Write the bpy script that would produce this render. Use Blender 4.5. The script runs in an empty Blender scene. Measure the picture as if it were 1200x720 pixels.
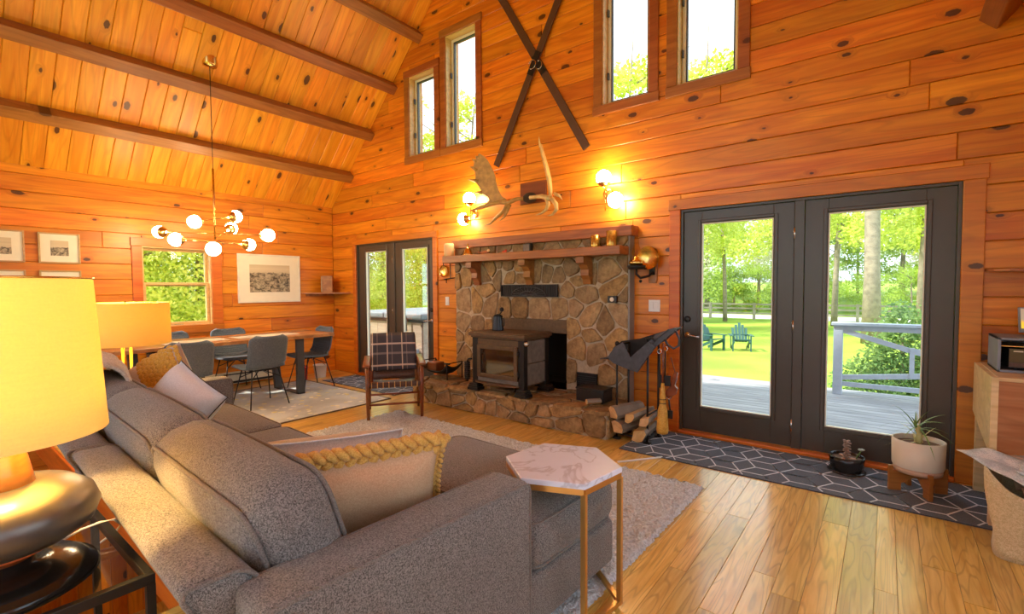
import bpy, bmesh, math, random
from mathutils import Vector, Matrix
random.seed(7)
PI = math.pi
sc = bpy.context.scene
COL = sc.collection

# ------------------------------------------------------------------ camera
CAM = Vector((7.3945, -4.5472, 1.3861))
FPX = 560.9
YAW, PITCH, ROLL = math.radians(-38.0), math.radians(-2.317), math.radians(-0.328)
_f = Vector((math.sin(YAW)*math.cos(PITCH), math.cos(YAW)*math.cos(PITCH), math.sin(PITCH)))
_r = Vector((math.cos(YAW), -math.sin(YAW), 0)); _u = _r.cross(_f)
_r, _u = _r*math.cos(ROLL)+_u*math.sin(ROLL), -_r*math.sin(ROLL)+_u*math.cos(ROLL)
cam_d = bpy.data.cameras.new('camera'); cam = bpy.data.objects.new('camera', cam_d); COL.objects.link(cam)
cam_d.sensor_width = 36; cam_d.lens = FPX/1200*36; cam_d.clip_start = .02; cam_d.clip_end = 400
cam.matrix_world = Matrix(((_r.x, _u.x, -_f.x, CAM.x), (_r.y, _u.y, -_f.y, CAM.y), (_r.z, _u.z, -_f.z, CAM.z), (0, 0, 0, 1)))
sc.camera = cam
def ray(x, y): return _r*((x-600)/FPX) - _u*((y-360)/FPX) + _f
def gx(x, y, X=0.): d = ray(x, y); return CAM + d*((X-CAM.x)/d.x)
def gy(x, y, Y=0.): d = ray(x, y); return CAM + d*((Y-CAM.y)/d.y)
def gz(x, y, Z=0.): d = ray(x, y); return CAM + d*((Z-CAM.z)/d.z)

# ------------------------------------------------------------------ light
sc.view_settings.view_transform = 'Standard'
sc.view_settings.look = 'None'
sc.view_settings.exposure = 0.9
sc.view_settings.gamma = 1.0
sc.view_settings.use_curve_mapping = False
try:
    sc.cycles.use_denoising = True
    sc.cycles.max_bounces = 8
    sc.cycles.diffuse_bounces = 4
    sc.cycles.sample_clamp_indirect = 8
except Exception: pass
W = bpy.data.worlds.new('sky'); sc.world = W; W.use_nodes = True
W.node_tree.nodes['Background'].inputs[0].default_value = (.74, .87, 1.0, 1)
W.node_tree.nodes['Background'].inputs[1].default_value = 1.7
sun_d = bpy.data.lights.new('sun', 'SUN'); sun = bpy.data.objects.new('sun', sun_d); COL.objects.link(sun)
sun_d.energy = 5.2; sun_d.angle = .03; sun_d.color = (1, .95, .85)
sun.rotation_euler = Vector((.50, .45, -.76)).to_track_quat('-Z', 'Y').to_euler()
GLOBE_E = 42.0
TABLE_LAMP_W = 58.0
DRUM_LAMP_W = 30.0

# ------------------------------------------------------------------ helpers
def tag(o, label=None, cat=None, group=None, kind=None):
    if label: o['label'] = label
    if cat: o['category'] = cat
    if group: o['group'] = group
    if kind: o['kind'] = kind
    return o
def thing(name, label, cat, loc=(0, 0, 0), rz=0, group=None):
    o = bpy.data.objects.new(name, None); COL.objects.link(o)
    o.empty_display_size = .1; o.location = loc; o.rotation_euler = (0, 0, rz)
    return tag(o, label, cat, group)
def dup(root, loc, rz, label=None, group=None):
    r = root.copy(); COL.objects.link(r); r.location = loc; r.rotation_euler = (0, 0, rz)
    if label: r['label'] = label
    if group: r['group'] = group
    for ch in list(root.children):
        c = ch.copy(); COL.objects.link(c); c.parent = r
        for g in list(ch.children):
            d = g.copy(); COL.objects.link(d); d.parent = c
    return r
def V(*a): return Vector(a)
class MB:
    def __init__(s): s.v = []; s.f = []; s.uv = None
    def add(s, vs, fs, M=None):
        o = len(s.v)
        for p in vs:
            p = Vector(p); s.v.append(M @ p if M else p)
        for f in fs: s.f.append(tuple(i+o for i in f))
        return s
    def box(s, x0, x1, y0, y1, z0, z1, M=None):
        vs = [(x, y, z) for x in (x0, x1) for y in (y0, y1) for z in (z0, z1)]
        return s.add(vs, [(0, 1, 3, 2), (4, 6, 7, 5), (0, 4, 5, 1), (2, 3, 7, 6), (0, 2, 6, 4), (1, 5, 7, 3)], M)
    def beam(s, p0, p1, w, h, up=(0, 0, 1)):
        p0, p1 = Vector(p0), Vector(p1); d = (p1-p0).normalized(); up = Vector(up)
        if abs(d.dot(up)) > .99: up = Vector((1, 0, 0))
        a = d.cross(up).normalized(); b = a.cross(d)
        vs = [p + a*(i*w/2) + b*(j*h/2) for p in (p0, p1) for i in (-1, 1) for j in (-1, 1)]
        return s.add(vs, [(0, 1, 3, 2), (4, 6, 7, 5), (0, 4, 5, 1), (2, 3, 7, 6), (0, 2, 6, 4), (1, 5, 7, 3)])
    def tube(s, pts, r, n=8, close=False):
        pts = [Vector(p) for p in pts]; m = len(pts)
        rr = r if isinstance(r, (list, tuple)) else [r]*m
        prev = None; rings = []
        for i, p in enumerate(pts):
            if close: t = pts[(i+1) % m]-pts[i-1]
            else: t = pts[min(i+1, m-1)]-pts[max(i-1, 0)]
            t = t.normalized() if t.length > 1e-9 else Vector((0, 0, 1))
            if prev is None:
                a = t.orthogonal().normalized()
            else:
                a = prev - t*prev.dot(t); a = a.normalized() if a.length > 1e-6 else t.orthogonal().normalized()
            prev = a; b = t.cross(a)
            rings.append([p+(a*math.cos(k*2*PI/n)+b*math.sin(k*2*PI/n))*rr[i] for k in range(n)])
        vs = [q for R_ in rings for q in R_]; fs = []
        for i in range(m if close else m-1):
            j = (i+1) % m
            for k in range(n): fs.append((i*n+k, i*n+(k+1) % n, j*n+(k+1) % n, j*n+k))
        if not close: fs += [tuple(range(n))[::-1], tuple((m-1)*n+k for k in range(n))]
        return s.add(vs, fs)
    def lathe(s, prof, n=24, M=None, cap=True, sx=1, sy=1):
        vs = []; fs = []; m = len(prof)
        for r, z in prof: vs += [(r*math.cos(k*2*PI/n)*sx, r*math.sin(k*2*PI/n)*sy, z) for k in range(n)]
        for i in range(m-1):
            for k in range(n): fs.append((i*n+k, i*n+(k+1) % n, (i+1)*n+(k+1) % n, (i+1)*n+k))
        if cap:
            if prof[0][0] > 1e-5: fs.append(tuple(range(n))[::-1])
            if prof[-1][0] > 1e-5: fs.append(tuple((m-1)*n+k for k in range(n)))
        return s.add(vs, fs, M)
    def sphere(s, c, r, n=20, m=12, sc_=(1, 1, 1)):
        c = Vector(c)
        prof = [(max(1e-6, math.sin(i*PI/m)), -math.cos(i*PI/m)) for i in range(m+1)]
        M = Matrix.Translation(c) @ Matrix.Diagonal((r*sc_[0], r*sc_[1], r*sc_[2], 1))
        return s.lathe(prof, n, M, cap=False)
    def prism(s, poly, t, M=None, bev=0.):
        """poly in local XZ (counter-clockwise seen from -Y), back at y=0, face at y=-t"""
        n = len(poly)
        if bev > 0:
            q = inset(poly, bev)
            vs = [(x, 0, z) for x, z in poly]+[(x, -t+bev, z) for x, z in poly]+[(x, -t, z) for x, z in q]
            rings = 3
        else:
            vs = [(x, 0, z) for x, z in poly]+[(x, -t, z) for x, z in poly]; rings = 2
        fs = [tuple(range(n))[::-1], tuple((rings-1)*n+k for k in range(n))]
        for i in range(rings-1):
            for k in range(n): fs.append((i*n+k, i*n+(k+1) % n, (i+1)*n+(k+1) % n, (i+1)*n+k))
        return s.add(vs, fs, M)
    def rbox(s, sx, sy, sz, r, puff=0., n=6, M=None, fn=None):
        """rounded, slightly stuffed block centred on the origin"""
        hx, hy, hz = sx/2, sy/2, sz/2
        def g(h):
            h2 = h-r
            a = [-h+r*(1-math.cos(k*PI/2/3)) for k in range(3)]
            mid = [-h2+2*h2*k/n for k in range(n+1)]
            return [-h, -h+r*.35] + mid + [h-r*.35, h]
        X, Y, Z = g(hx), g(hy), g(hz); vid = {}; vs = []
        def put(x, y, z):
            key = (round(x, 5), round(y, 5), round(z, 5))
            if key in vid: return vid[key]
            c = Vector((max(-hx+r, min(hx-r, x)), max(-hy+r, min(hy-r, y)), max(-hz+r, min(hz-r, z))))
            d = Vector((x, y, z))-c
            p = c+d.normalized()*r if d.length > 1e-9 else c
            u, v, w = x/hx, y/hy, z/hz
            if puff:
                p.z += puff*w*max(0, 1-u*u)*max(0, 1-v*v)
                p.y += puff*.6*v*max(0, 1-u*u)*max(0, 1-w*w)
                p.x += puff*.6*u*max(0, 1-v*v)*max(0, 1-w*w)
            if fn: p = Vector(fn(p))
            vid[key] = len(vs); vs.append(p); return vid[key]
        fs = []
        def face(A, B, mk, flip):
            for i in range(len(A)-1):
                for j in range(len(B)-1):
                    q = [put(*mk(A[i], B[j])), put(*mk(A[i+1], B[j])), put(*mk(A[i+1], B[j+1])), put(*mk(A[i], B[j+1]))]
                    if len(set(q)) < 3: continue
                    fs.append(tuple(q[::-1] if flip else q))
        face(X, Y, lambda a, b: (a, b, hz), False); face(X, Y, lambda a, b: (a, b, -hz), True)
        face(X, Z, lambda a, b: (a, hy, b), True); face(X, Z, lambda a, b: (a, -hy, b), False)
        face(Y, Z, lambda a, b: (hx, a, b), False); face(Y, Z, lambda a, b: (-hx, a, b), True)
        return s.add(vs, fs, M)
    def mesh(s, name, mat, smooth=False, angle=None):
        me = bpy.data.meshes.new(name); me.from_pydata([tuple(p) for p in s.v], [], s.f); me.update()
        if mat:
            for m_ in (mat if isinstance(mat, list) else [mat]): me.materials.append(m_)
        if smooth: me.polygons.foreach_set('use_smooth', [True]*len(me.polygons))
        return me
    def build(s, name, mat, parent=None, smooth=False, bevel=0, sub=0, M=None):
        me = s.mesh(name, mat, smooth)
        o = bpy.data.objects.new(name, me); COL.objects.link(o)
        if parent: o.parent = parent
        if M: o.matrix_basis = M
        if bevel:
            m = o.modifiers.new('bevel', 'BEVEL'); m.width = bevel; m.segments = 2; m.limit_method = 'ANGLE'
        if sub:
            m = o.modifiers.new('sub', 'SUBSURF'); m.levels = sub; m.render_levels = sub
        return o
def inset(poly, d):
    n = len(poly); out = []
    for i in range(n):
        a, b, c = Vector(poly[i-1]), Vector(poly[i]), Vector(poly[(i+1) % n])
        e1, e2 = (b-a).normalized(), (c-b).normalized()
        n1, n2 = Vector((-e1.y, e1.x)), Vector((-e2.y, e2.x))
        k = 1+n1.dot(n2)
        out.append(tuple(b+(n1+n2)*(d/max(k, .3))))
    return out
def clip(poly, a, b, c):
    """keep a*x+b*y<=c"""
    out = []; n = len(poly)
    for i in range(n):
        p, q = poly[i], poly[(i+1) % n]
        dp, dq = a*p[0]+b*p[1]-c, a*q[0]+b*q[1]-c
        if dp <= 0: out.append(p)
        if (dp < 0 < dq) or (dq < 0 < dp):
            t = dp/(dp-dq); out.append((p[0]+(q[0]-p[0])*t, p[1]+(q[1]-p[1])*t))
    return out
def area(poly): return .5*sum(poly[i-1][0]*poly[i][1]-poly[i][0]*poly[i-1][1] for i in range(len(poly)))
def basis(ex, ey, ez, o=(0, 0, 0)):
    ex, ey, ez = Vector(ex).normalized(), Vector(ey).normalized(), Vector(ez).normalized()
    return Matrix(((ex.x, ey.x, ez.x, o[0]), (ex.y, ey.y, ez.y, o[1]), (ex.z, ey.z, ez.z, o[2]), (0, 0, 0, 1)))
def T(x, y, z): return Matrix.Translation((x, y, z))
def Rz(a): return Matrix.Rotation(a, 4, 'Z')
def Rx(a): return Matrix.Rotation(a, 4, 'X')
def Ry(a): return Matrix.Rotation(a, 4, 'Y')

# ------------------------------------------------------------------ materials
class NT:
    def __init__(s, name):
        s.m = bpy.data.materials.new(name); s.m.use_nodes = True
        s.t = s.m.node_tree; s.b = s.t.nodes['Principled BSDF']; s.out = s.t.nodes['Material Output']
    def n(s, typ, **k):
        x = s.t.nodes.new(typ)
        for a, v in k.items(): setattr(x, a, v)
        return x
    def l(s, a, b): s.t.links.new(a, b)
    def math(s, op, a, b=None, c=None):
        x = s.n('ShaderNodeMath', operation=op)
        for i, v in enumerate((a, b, c)):
            if v is None: continue
            if isinstance(v, (int, float)): x.inputs[i].default_value = v
            else: s.l(v, x.inputs[i])
        return x.outputs[0]
    def mix(s, fac, a, b, blend='MIX'):
        x = s.n('ShaderNodeMix', data_type='RGBA', blend_type=blend)
        for i, v in ((0, fac), (6, a), (7, b)):
            if isinstance(v, (int, float)): x.inputs[i].default_value = v
            elif isinstance(v, tuple): x.inputs[i].default_value = v if len(v) == 4 else (*v, 1)
            else: s.l(v, x.inputs[i])
        return x.outputs[2]
    def rng(s, v, a, b, c, d):
        x = s.n('ShaderNodeMapRange'); x.interpolation_type = 'SMOOTHSTEP'
        s.l(v, x.inputs[0])
        for i, q in enumerate((a, b, c, d)): x.inputs[i+1].default_value = q
        return x.outputs[0]
    def noise(s, vec, scale, detail=4, dist=0, rough=.5):
        x = s.n('ShaderNodeTexNoise'); x.inputs['Scale'].default_value = scale; x.inputs['Detail'].default_value = detail
        x.inputs['Distortion'].default_value = dist; x.inputs['Roughness'].default_value = rough
        if vec is not None: s.l(vec, x.inputs['Vector'])
        return x.outputs[0]
    def vor(s, vec, scale, feature='F1', rnd=1, dim='3D'):
        x = s.n('ShaderNodeTexVoronoi', feature=feature, voronoi_dimensions=dim); x.inputs['Scale'].default_value = scale; x.inputs['Randomness'].default_value = rnd
        if vec is not None: s.l(vec, x.inputs['Vector'])
        return x
    def xyz(s, x, y, z):
        c = s.n('ShaderNodeCombineXYZ')
        for i, v in enumerate((x, y, z)):
            if isinstance(v, (int, float)): c.inputs[i].default_value = v
            else: s.l(v, c.inputs[i])
        return c.outputs[0]
    def obj(s): return s.n('ShaderNodeTexCoord').outputs['Object']
    def sep(s, v):
        x = s.n('ShaderNodeSeparateXYZ'); s.l(v, x.inputs[0]); return x.outputs
    def bump(s, h, strength=.3, dist=.01):
        x = s.n('ShaderNodeBump'); x.inputs['Strength'].default_value = strength; x.inputs['Distance'].default_value = dist
        s.l(h, x.inputs['Height']); s.l(x.outputs[0], s.b.inputs['Normal'])
    def rand(s): return s.n('ShaderNodeObjectInfo').outputs['Random']
    def base(s, c):
        if isinstance(c, tuple): s.b.inputs['Base Color'].default_value = (*c, 1)
        else: s.l(c, s.b.inputs['Base Color'])
    def set(s, **k):
        names = dict(rough='Roughness', metal='Metallic', coat='Coat Weight', coatr='Coat Roughness', spec='Specular IOR Level', trans='Transmission Weight', ior='IOR', sheen='Sheen Weight', emit='Emission Strength')
        for a, v in k.items(): s.b.inputs[names[a]].default_value = v
        return s
MATS = {}
def plain(name, c, rough=.5, metal=0, var=.12, scale=12, bump=0., **k):
    t = NT(name); n = t.noise(t.obj(), scale, 5)
    dk = tuple(x*(1-var*2.2) for x in c); lt = tuple(min(1, x*(1+var)) for x in c)
    t.base(t.mix(n, dk, lt)); t.set(rough=rough, metal=metal, **k)
    if bump: t.bump(n, bump, .004)
    return t.m
def wood(name, c1, c2, ck=(.07, .02, .006), rough=.38, knots=.5, kx=1.75, kz=3.4, rings=12., ringamt=.28, vary=.25, gx_=.8, gz_=9., hue=.012, coat=.0, fine=.35):
    t = NT(name); s = t.sep(t.obj()); rd = t.rand()
    X = t.math('ADD', s[0], t.math('MULTIPLY', rd, 37.)); Z = t.math('ADD', s[2], t.math('MULTIPLY', rd, 91.)); Y = s[1]
    k = t.vor(t.xyz(t.math('MULTIPLY', X, kx), t.math('MULTIPLY', Z, kz), 0), 1., dim='2D')
    kd = k.outputs['Distance']; kc = t.sep(k.outputs['Color'])
    kn = t.noise(t.xyz(X, 0, Z), 40, 2)
    kd2 = t.math('ADD', kd, t.math('MULTIPLY', t.math('SUBTRACT', kn, .5), .05))
    on = t.math('GREATER_THAN', kc[0], 1-knots)
    ks = t.math('MULTIPLY', t.math('MULTIPLY', kc[1], kc[1]), .09)
    core = t.math('MULTIPLY', t.rng(t.math('SUBTRACT', kd2, ks), .02, .04, .92, 0.), on)
    halo = t.math('MULTIPLY', t.rng(t.math('SUBTRACT', kd2, ks), .02, .16, 1., 0.), on)
    g = t.noise(t.xyz(t.math('MULTIPLY', X, gx_), t.math('MULTIPLY', Y, gz_*.5), t.math('ADD', t.math('MULTIPLY', Z, gz_), t.math('MULTIPLY', halo, .5))), 1.4, 5, 1.1)
    g = t.rng(g, .30, .70, 0., 1.)
    fi = t.noise(t.xyz(t.math('MULTIPLY', X, 3.), t.math('MULTIPLY', Y, 60.), t.math('MULTIPLY', Z, 110.)), 1., 3)
    rn = t.noise(t.xyz(t.math('MULTIPLY', X, gx_*.45), t.math('MULTIPLY', Y, 2.), t.math('ADD', t.math('MULTIPLY', Z, gz_*.45), t.math('MULTIPLY', halo, .35))), 1., 2, .3)
    rf = t.math('ABSOLUTE', t.math('SUBTRACT', t.math('FRACT', t.math('MULTIPLY', rn, rings)), .5))
    rl_ = t.rng(rf, .0, .22, 1., 0.)
    c = t.mix(g, c1, c2)
    c = t.mix(t.math('MULTIPLY', rl_, ringamt), c, tuple(x*.55 for x in c2))
    c = t.mix(t.math('MULTIPLY', fi, fine), c, tuple(x*.62 for x in c2))
    c = t.mix(t.math('MULTIPLY', halo, .4), c, tuple(x*.5 for x in c2))
    c = t.mix(core, c, ck)
    h = t.n('ShaderNodeHueSaturation')
    t.l(t.math('ADD', .5-hue, t.math('MULTIPLY', t.math('FRACT', t.math('MULTIPLY', rd, 7.31)), hue*2)), h.inputs['Hue'])
    t.l(t.math('ADD', 1-vary*.6, t.math('MULTIPLY', rd, vary)), h.inputs['Value']); t.l(c, h.inputs['Color'])
    t.base(h.outputs[0]); t.set(rough=rough)
    if coat: t.set(coat=coat, coatr=.15)
    t.bump(fi, .08, .003)
    return t.m
def emis(name, c, e):
    t = NT(name); t.base((.9, .85, .8)); t.b.inputs['Emission Color'].default_value = (*c, 1); t.set(emit=e, rough=.3); return t.m
def fabric(name, c1, c2, scale=620, rough=.95, bump=.25, sheen=.2, big=.25):
    t = NT(name); o = t.obj(); n = t.noise(o, scale, 2); n2 = t.noise(o, scale*.4, 3); n3 = t.noise(o, 6, 3)
    m = t.rng(t.math('ADD', t.math('MULTIPLY', n, .6), t.math('MULTIPLY', n2, .4)), .38, .62, 0, 1)
    c = t.mix(m, c1, c2); c = t.mix(t.math('MULTIPLY', n3, big), c, tuple(x*.6 for x in c1))
    t.base(c); t.set(rough=rough, sheen=sheen); t.bump(m, bump, .002); return t.m

M = dict(
    wall=wood('pine_wall', (.90, .32, .018), (.68, .175, .006), vary=.36, knots=.55, kx=2.1, kz=4.0, hue=.007),
    ceil=wood('pine_ceiling', (.92, .41, .03), (.76, .26, .012), vary=.30, knots=.6, hue=.006),  # yellower than the wall pine: chandelier light put into the colour
    trim=wood('pine_trim', (.74, .23, .018), (.60, .145, .008), vary=.15, knots=.25),
    casing=wood('window_casing_wood', (.46, .16, .035), (.33, .10, .02), vary=.1, knots=.1),
    jamb=wood('window_jamb_wood', (.80, .55, .22), (.70, .42, .14), vary=.1, knots=.0),
    beam=wood('stained_beam', (.42, .17, .04), (.28, .10, .02), vary=.2, knots=.3),
    floor=wood('oak_floor', (.93, .62, .17), (.70, .39, .06), ck=(.2, .09, .02), rough=.30, coat=.6, vary=.34, knots=.05, gx_=1.6, gz_=16, hue=.004, fine=.5, rings=16., ringamt=.55),
    mantel=wood('mantel_wood', (.50, .19, .045), (.30, .10, .02), vary=.15, knots=.2),
    table=wood('walnut_slab', (.66, .34, .11), (.36, .15, .045), vary=.1, knots=.25, gz_=6),
    leg=wood('teak_frame', (.30, .085, .025), (.19, .05, .014), vary=.1, knots=0, rough=.3),
    stand=wood('plant_stand_wood', (.45, .15, .04), (.34, .10, .02), vary=.1, knots=0),
    cab=wood('pale_cabinet_wood', (.82, .58, .32), (.66, .42, .19), vary=.1, knots=.2, kx=1.2, kz=1.6),
    cabf=wood('cabinet_front_wood', (.50, .22, .07), (.36, .13, .03), vary=.1, knots=.3),
    log=wood('split_log_wood', (.75, .50, .24), (.60, .34, .13), vary=.2, knots=.1),
    ski=plain('painted_ski', (.10, .045, .025), .45),
    deck=wood('weathered_deck', (.34, .34, .355), (.22, .22, .24), ck=(.14, .12, .12), rough=.7, vary=.3, knots=.3, hue=0),
    rail=plain('grey_rail_paint', (.36, .42, .50), .6),
    door=plain('door_paint', (.072, .056, .040), .32, var=.06),
    iron=plain('black_iron', (.025, .022, .02), .45, .4),
    steel=plain('grey_steel_leg', (.10, .10, .105), .45, .5),
    stove=plain('stove_iron', (.15, .09, .045), .5, .35, var=.25, scale=30, bump=.1),
    soap=plain('soapstone', (.22, .19, .16), .5, 0, var=.3, scale=18),
    soot_shade=plain('soot_shade_black', (.012, .010, .009), .7),
    brass=plain('brass', (.80, .52, .16), .25, 1.0, var=.05),
    gold=plain('brushed_gold', (.74, .46, .15), .35, .9, var=.05),
    chrome=plain('satin_nickel', (.6, .58, .55), .25, 1.0, var=.05),
    mortar=plain('mortar', (.58, .45, .30), .95, scale=40, var=.2, bump=.4),
    white=plain('white_plastic', (.82, .80, .76), .4, var=.03),
    cream=plain('cream_enamel', (.78, .68, .48), .45, var=.05),
    wax=plain('candle_wax', (.85, .62, .32), .5, var=.06),
    mat=plain('mat_board', (.88, .80, .64), .8, var=.03),
    redp=plain('red_plastic', (.62, .03, .015), .4),
    candle=plain('gold_glass', (.75, .42, .08), .22, .7, var=.4, scale=60),
    leather=plain('black_leather', (.075, .075, .085), .42, var=.3, scale=30, bump=.1),
    bleather=plain('brown_leather', (.10, .04, .02), .45, var=.3, scale=60),
    sofa=fabric('sofa_heather', (.052, .048, .046), (.33, .312, .30), scale=480, bump=.4),
    pipe=fabric('sofa_piping', (.10, .085, .075), (.28, .25, .23)),
    shell=fabric('chair_felt', (.075, .095, .12), (.16, .19, .225), scale=260, big=.15),
    tan=fabric('tan_linen', (.56, .33, .18), (.70, .45, .27), scale=420, bump=.08, sheen=.1),
    palepil=fabric('oatmeal_linen', (.60, .50, .43), (.76, .67, .60), scale=420, bump=.1),
    whitepil=fabric('white_linen', (.70, .71, .73), (.86, .87, .89), scale=400, bump=.1),
    mustard=fabric('mustard_knit', (.62, .34, .04), (.80, .50, .09), scale=180, bump=.3),
    throw=fabric('grey_throw', (.50, .45, .41), (.74, .68, .62), scale=150, bump=.5),
    felt=fabric('felt_bag', (.54, .43, .23), (.74, .62, .39), scale=200, bump=.2),
    rugline=fabric('rug_white_yarn', (.62, .62, .66), (.80, .80, .83), scale=300),
    rugdark=fabric('rug_charcoal', (.030, .036, .052), (.075, .085, .11), scale=300),
    braid=fabric('mustard_braid', (.58, .30, .05), (.76, .46, .12), scale=240, bump=.2),
    straw=wood('broom_straw', (.85, .52, .10), (.62, .32, .04), vary=.1, knots=0, gz_=60, gx_=30),
    soil=plain('potting_soil', (.20, .12, .07), .95, scale=80, bump=.5, var=.3),
    pot=plain('cream_pot_glaze', (.70, .65, .54), .5, var=.04),
    pottan=plain('raw_clay_band', (.62, .40, .28), .8, var=.06),
    potdark=plain('glazed_dark_pot', (.05, .045, .045), .22, .5, var=.5, scale=8),
    leaf=plain('houseplant_leaf', (.20, .34, .08), .5),
    leafy=plain('dry_leaf', (.62, .55, .22), .6),
    succ=plain('succulent', (.34, .22, .16), .5),
    paper=None, alu=plain('window_vinyl', (.78, .74, .62), .4, var=.03),
    greyp=plain('grey_box_paint', (.22, .235, .27), .5), blackp=plain('amp_face', (.03, .027, .022), .3, .3),
    bark=plain('tree_bark', (.34, .27, .20), .9, scale=6, var=.35, bump=.5),
    adir=plain('green_poly', (.03, .10, .085), .5),
    tub=wood('tub_panel', (.55, .42, .32), (.42, .31, .23), vary=.1, knots=.1),
    tubcover=plain('tub_cover', (.20, .235, .26), .6), road=plain('pale_gravel', (.62, .60, .55), .9),
    fencew=plain('grey_fence', (.36, .31, .26), .8), antler=plain('antler_bone', (.60, .36, .10), .5, var=.3, scale=20),
    antler2=plain('antler_pale', (.80, .55, .22), .5, var=.2, scale=20), plaque=wood('plaque', (.30, .09, .02), (.2, .055, .012), vary=.1, knots=.1),
    fur=plain('dark_fur', (.05, .03, .02), .9, scale=90, var=.5, bump=.6), tablelampwood=wood('lamp_neck_wood', (.62, .22, .05), (.48, .14, .03), vary=.05, knots=0, rough=.25),
    lampbody=plain('lamp_pewter', (.16, .145, .135), .32, .6, var=.3, scale=5), blackgl=plain('black_lacquer', (.012, .011, .010), .16),
)
M['globe'] = emis('opal_globe', (1, .80, .48), GLOBE_E)
def glass(name, tint=(1, 1, 1), rough=0.):
    t = NT(name); tr = t.n('ShaderNodeBsdfTransparent'); tr.inputs[0].default_value = (*tint, 1)
    gl = t.n('ShaderNodeBsdfGlossy'); gl.inputs['Roughness'].default_value = rough; gl.inputs[0].default_value = (1, 1, 1, 1)
    fr = t.n('ShaderNodeFresnel'); fr.inputs[0].default_value = 1.45
    mx = t.n('ShaderNodeMixShader'); t.l(t.math('MULTIPLY', fr.outputs[0], .22), mx.inputs[0]); t.l(tr.outputs[0], mx.inputs[1]); t.l(gl.outputs[0], mx.inputs[2])
    t.l(mx.outputs[0], t.out.inputs[0]); return t.m
M['glass'] = glass('window_glass', (.97, .98, .97))
M['brassglass'] = glass('amber_glass', (1, .86, .6))
def stoveglass():
    t = NT('stove_glass'); t.base((.02, .016, .012)); t.set(rough=.06, spec=.9, coat=1.); return t.m
M['stoveglass'] = stoveglass()
def shade(name, c):
    t = NT(name); n = t.noise(t.obj(), 160, 3); s = t.sep(t.obj())
    wv = t.noise(t.xyz(t.math('MULTIPLY', s[0], 20.), t.math('MULTIPLY', s[1], 20.), t.math('MULTIPLY', s[2], 260.)), 1., 2)
    cc = t.mix(t.math('ADD', t.math('MULTIPLY', n, .5), t.math('MULTIPLY', wv, .4)), tuple(x*.78 for x in c), c)
    d = t.n('ShaderNodeBsdfDiffuse'); tl = t.n('ShaderNodeBsdfTranslucent'); mx = t.n('ShaderNodeMixShader'); mx.inputs[0].default_value = .20
    t.l(cc, d.inputs[0]); t.l(cc, tl.inputs[0]); t.l(d.outputs[0], mx.inputs[1]); t.l(tl.outputs[0], mx.inputs[2]); t.l(mx.outputs[0], t.out.inputs[0])
    return t.m
M['shade'] = shade('linen_shade', (.96, .80, .36)); M['shade2'] = shade('cotton_drum_shade', (.96, .74, .22))
def stone_mat():
    t = NT('field_stone'); o = t.obj(); rd = t.rand()
    n = t.noise(o, 14, 8, .4, .65); n2 = t.noise(o, 3.5, 3)
    c = t.mix(t.rng(n, .3, .7, 0, 1), (.15, .082, .028), (.54, .33, .115))
    c2 = t.mix(t.rng(n, .3, .7, 0, 1), (.16, .105, .055), (.42, .30, .165))
    c = t.mix(t.math('FRACT', t.math('MULTIPLY', rd, 5.7)), c, c2)
    c = t.mix(t.math('MULTIPLY', n2, .45), c, (.40, .20, .06))
    h = t.n('ShaderNodeHueSaturation'); t.l(c, h.inputs['Color']); t.l(t.math('ADD', .68, t.math('MULTIPLY', rd, .6)), h.inputs['Value'])
    t.base(h.outputs[0]); t.set(rough=.75); t.bump(n, .6, .02); return t.m
M['stone'] = stone_mat()
def marble():
    t = NT('white_marble'); o = t.obj(); n = t.noise(o, 2.6, 5, 1.0); v = t.rng(t.math('ABSOLUTE', t.math('SUBTRACT', n, .5)), 0., .022, 1, 0)
    n2 = t.noise(o, 22, 4); c = t.mix(t.math('MULTIPLY', v, .42), t.mix(t.math('MULTIPLY', n2, .3), (.75, .82, .96), (.56, .61, .74)), (.30, .29, .34))
    t.base(c); t.set(rough=.22); return t.m
M['marble'] = marble()
def foliage(name, c1, c2):
    t = NT(name); n = t.noise(t.obj(), 1.3, 3); g = t.noise(t.obj(), 9, 1)
    c = t.mix(t.rng(t.math('ADD', t.math('MULTIPLY', n, .6), t.math('MULTIPLY', g, .4)), .35, .65, 0, 1), c1, c2)
    d = t.n('ShaderNodeBsdfDiffuse'); tl = t.n('ShaderNodeBsdfTranslucent'); mx = t.n('ShaderNodeMixShader'); mx.inputs[0].default_value = .45
    t.l(c, d.inputs[0]); t.l(c, tl.inputs[0]); t.l(d.outputs[0], mx.inputs[1]); t.l(tl.outputs[0], mx.inputs[2]); t.l(mx.outputs[0], t.out.inputs[0]); return t.m
M['fol'] = foliage('spring_leaves', (.46, .56, .05), (.80, .82, .20))
M['fol2'] = foliage('green_leaves', (.24, .38, .05), (.54, .66, .12))
M['fol3'] = foliage('cream_blossom', (.66, .66, .40), (.88, .86, .70))
M['bush'] = foliage('evergreen_needles', (.10, .20, .07), (.28, .40, .14))
def lawn_mat():
    t = NT('lawn_grass'); o = t.obj(); n = t.noise(o, .35, 4); g = t.noise(o, 18, 4)
    c = t.mix(t.rng(n, .35, .65, 0, 1), (.20, .33, .02), (.34, .44, .04)); c = t.mix(t.math('MULTIPLY', g, .4), c, (.10, .18, .015))
    t.base(c); t.set(rough=.9); t.bump(g, .8, .05); return t.m
M['lawn'] = lawn_mat()
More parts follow.
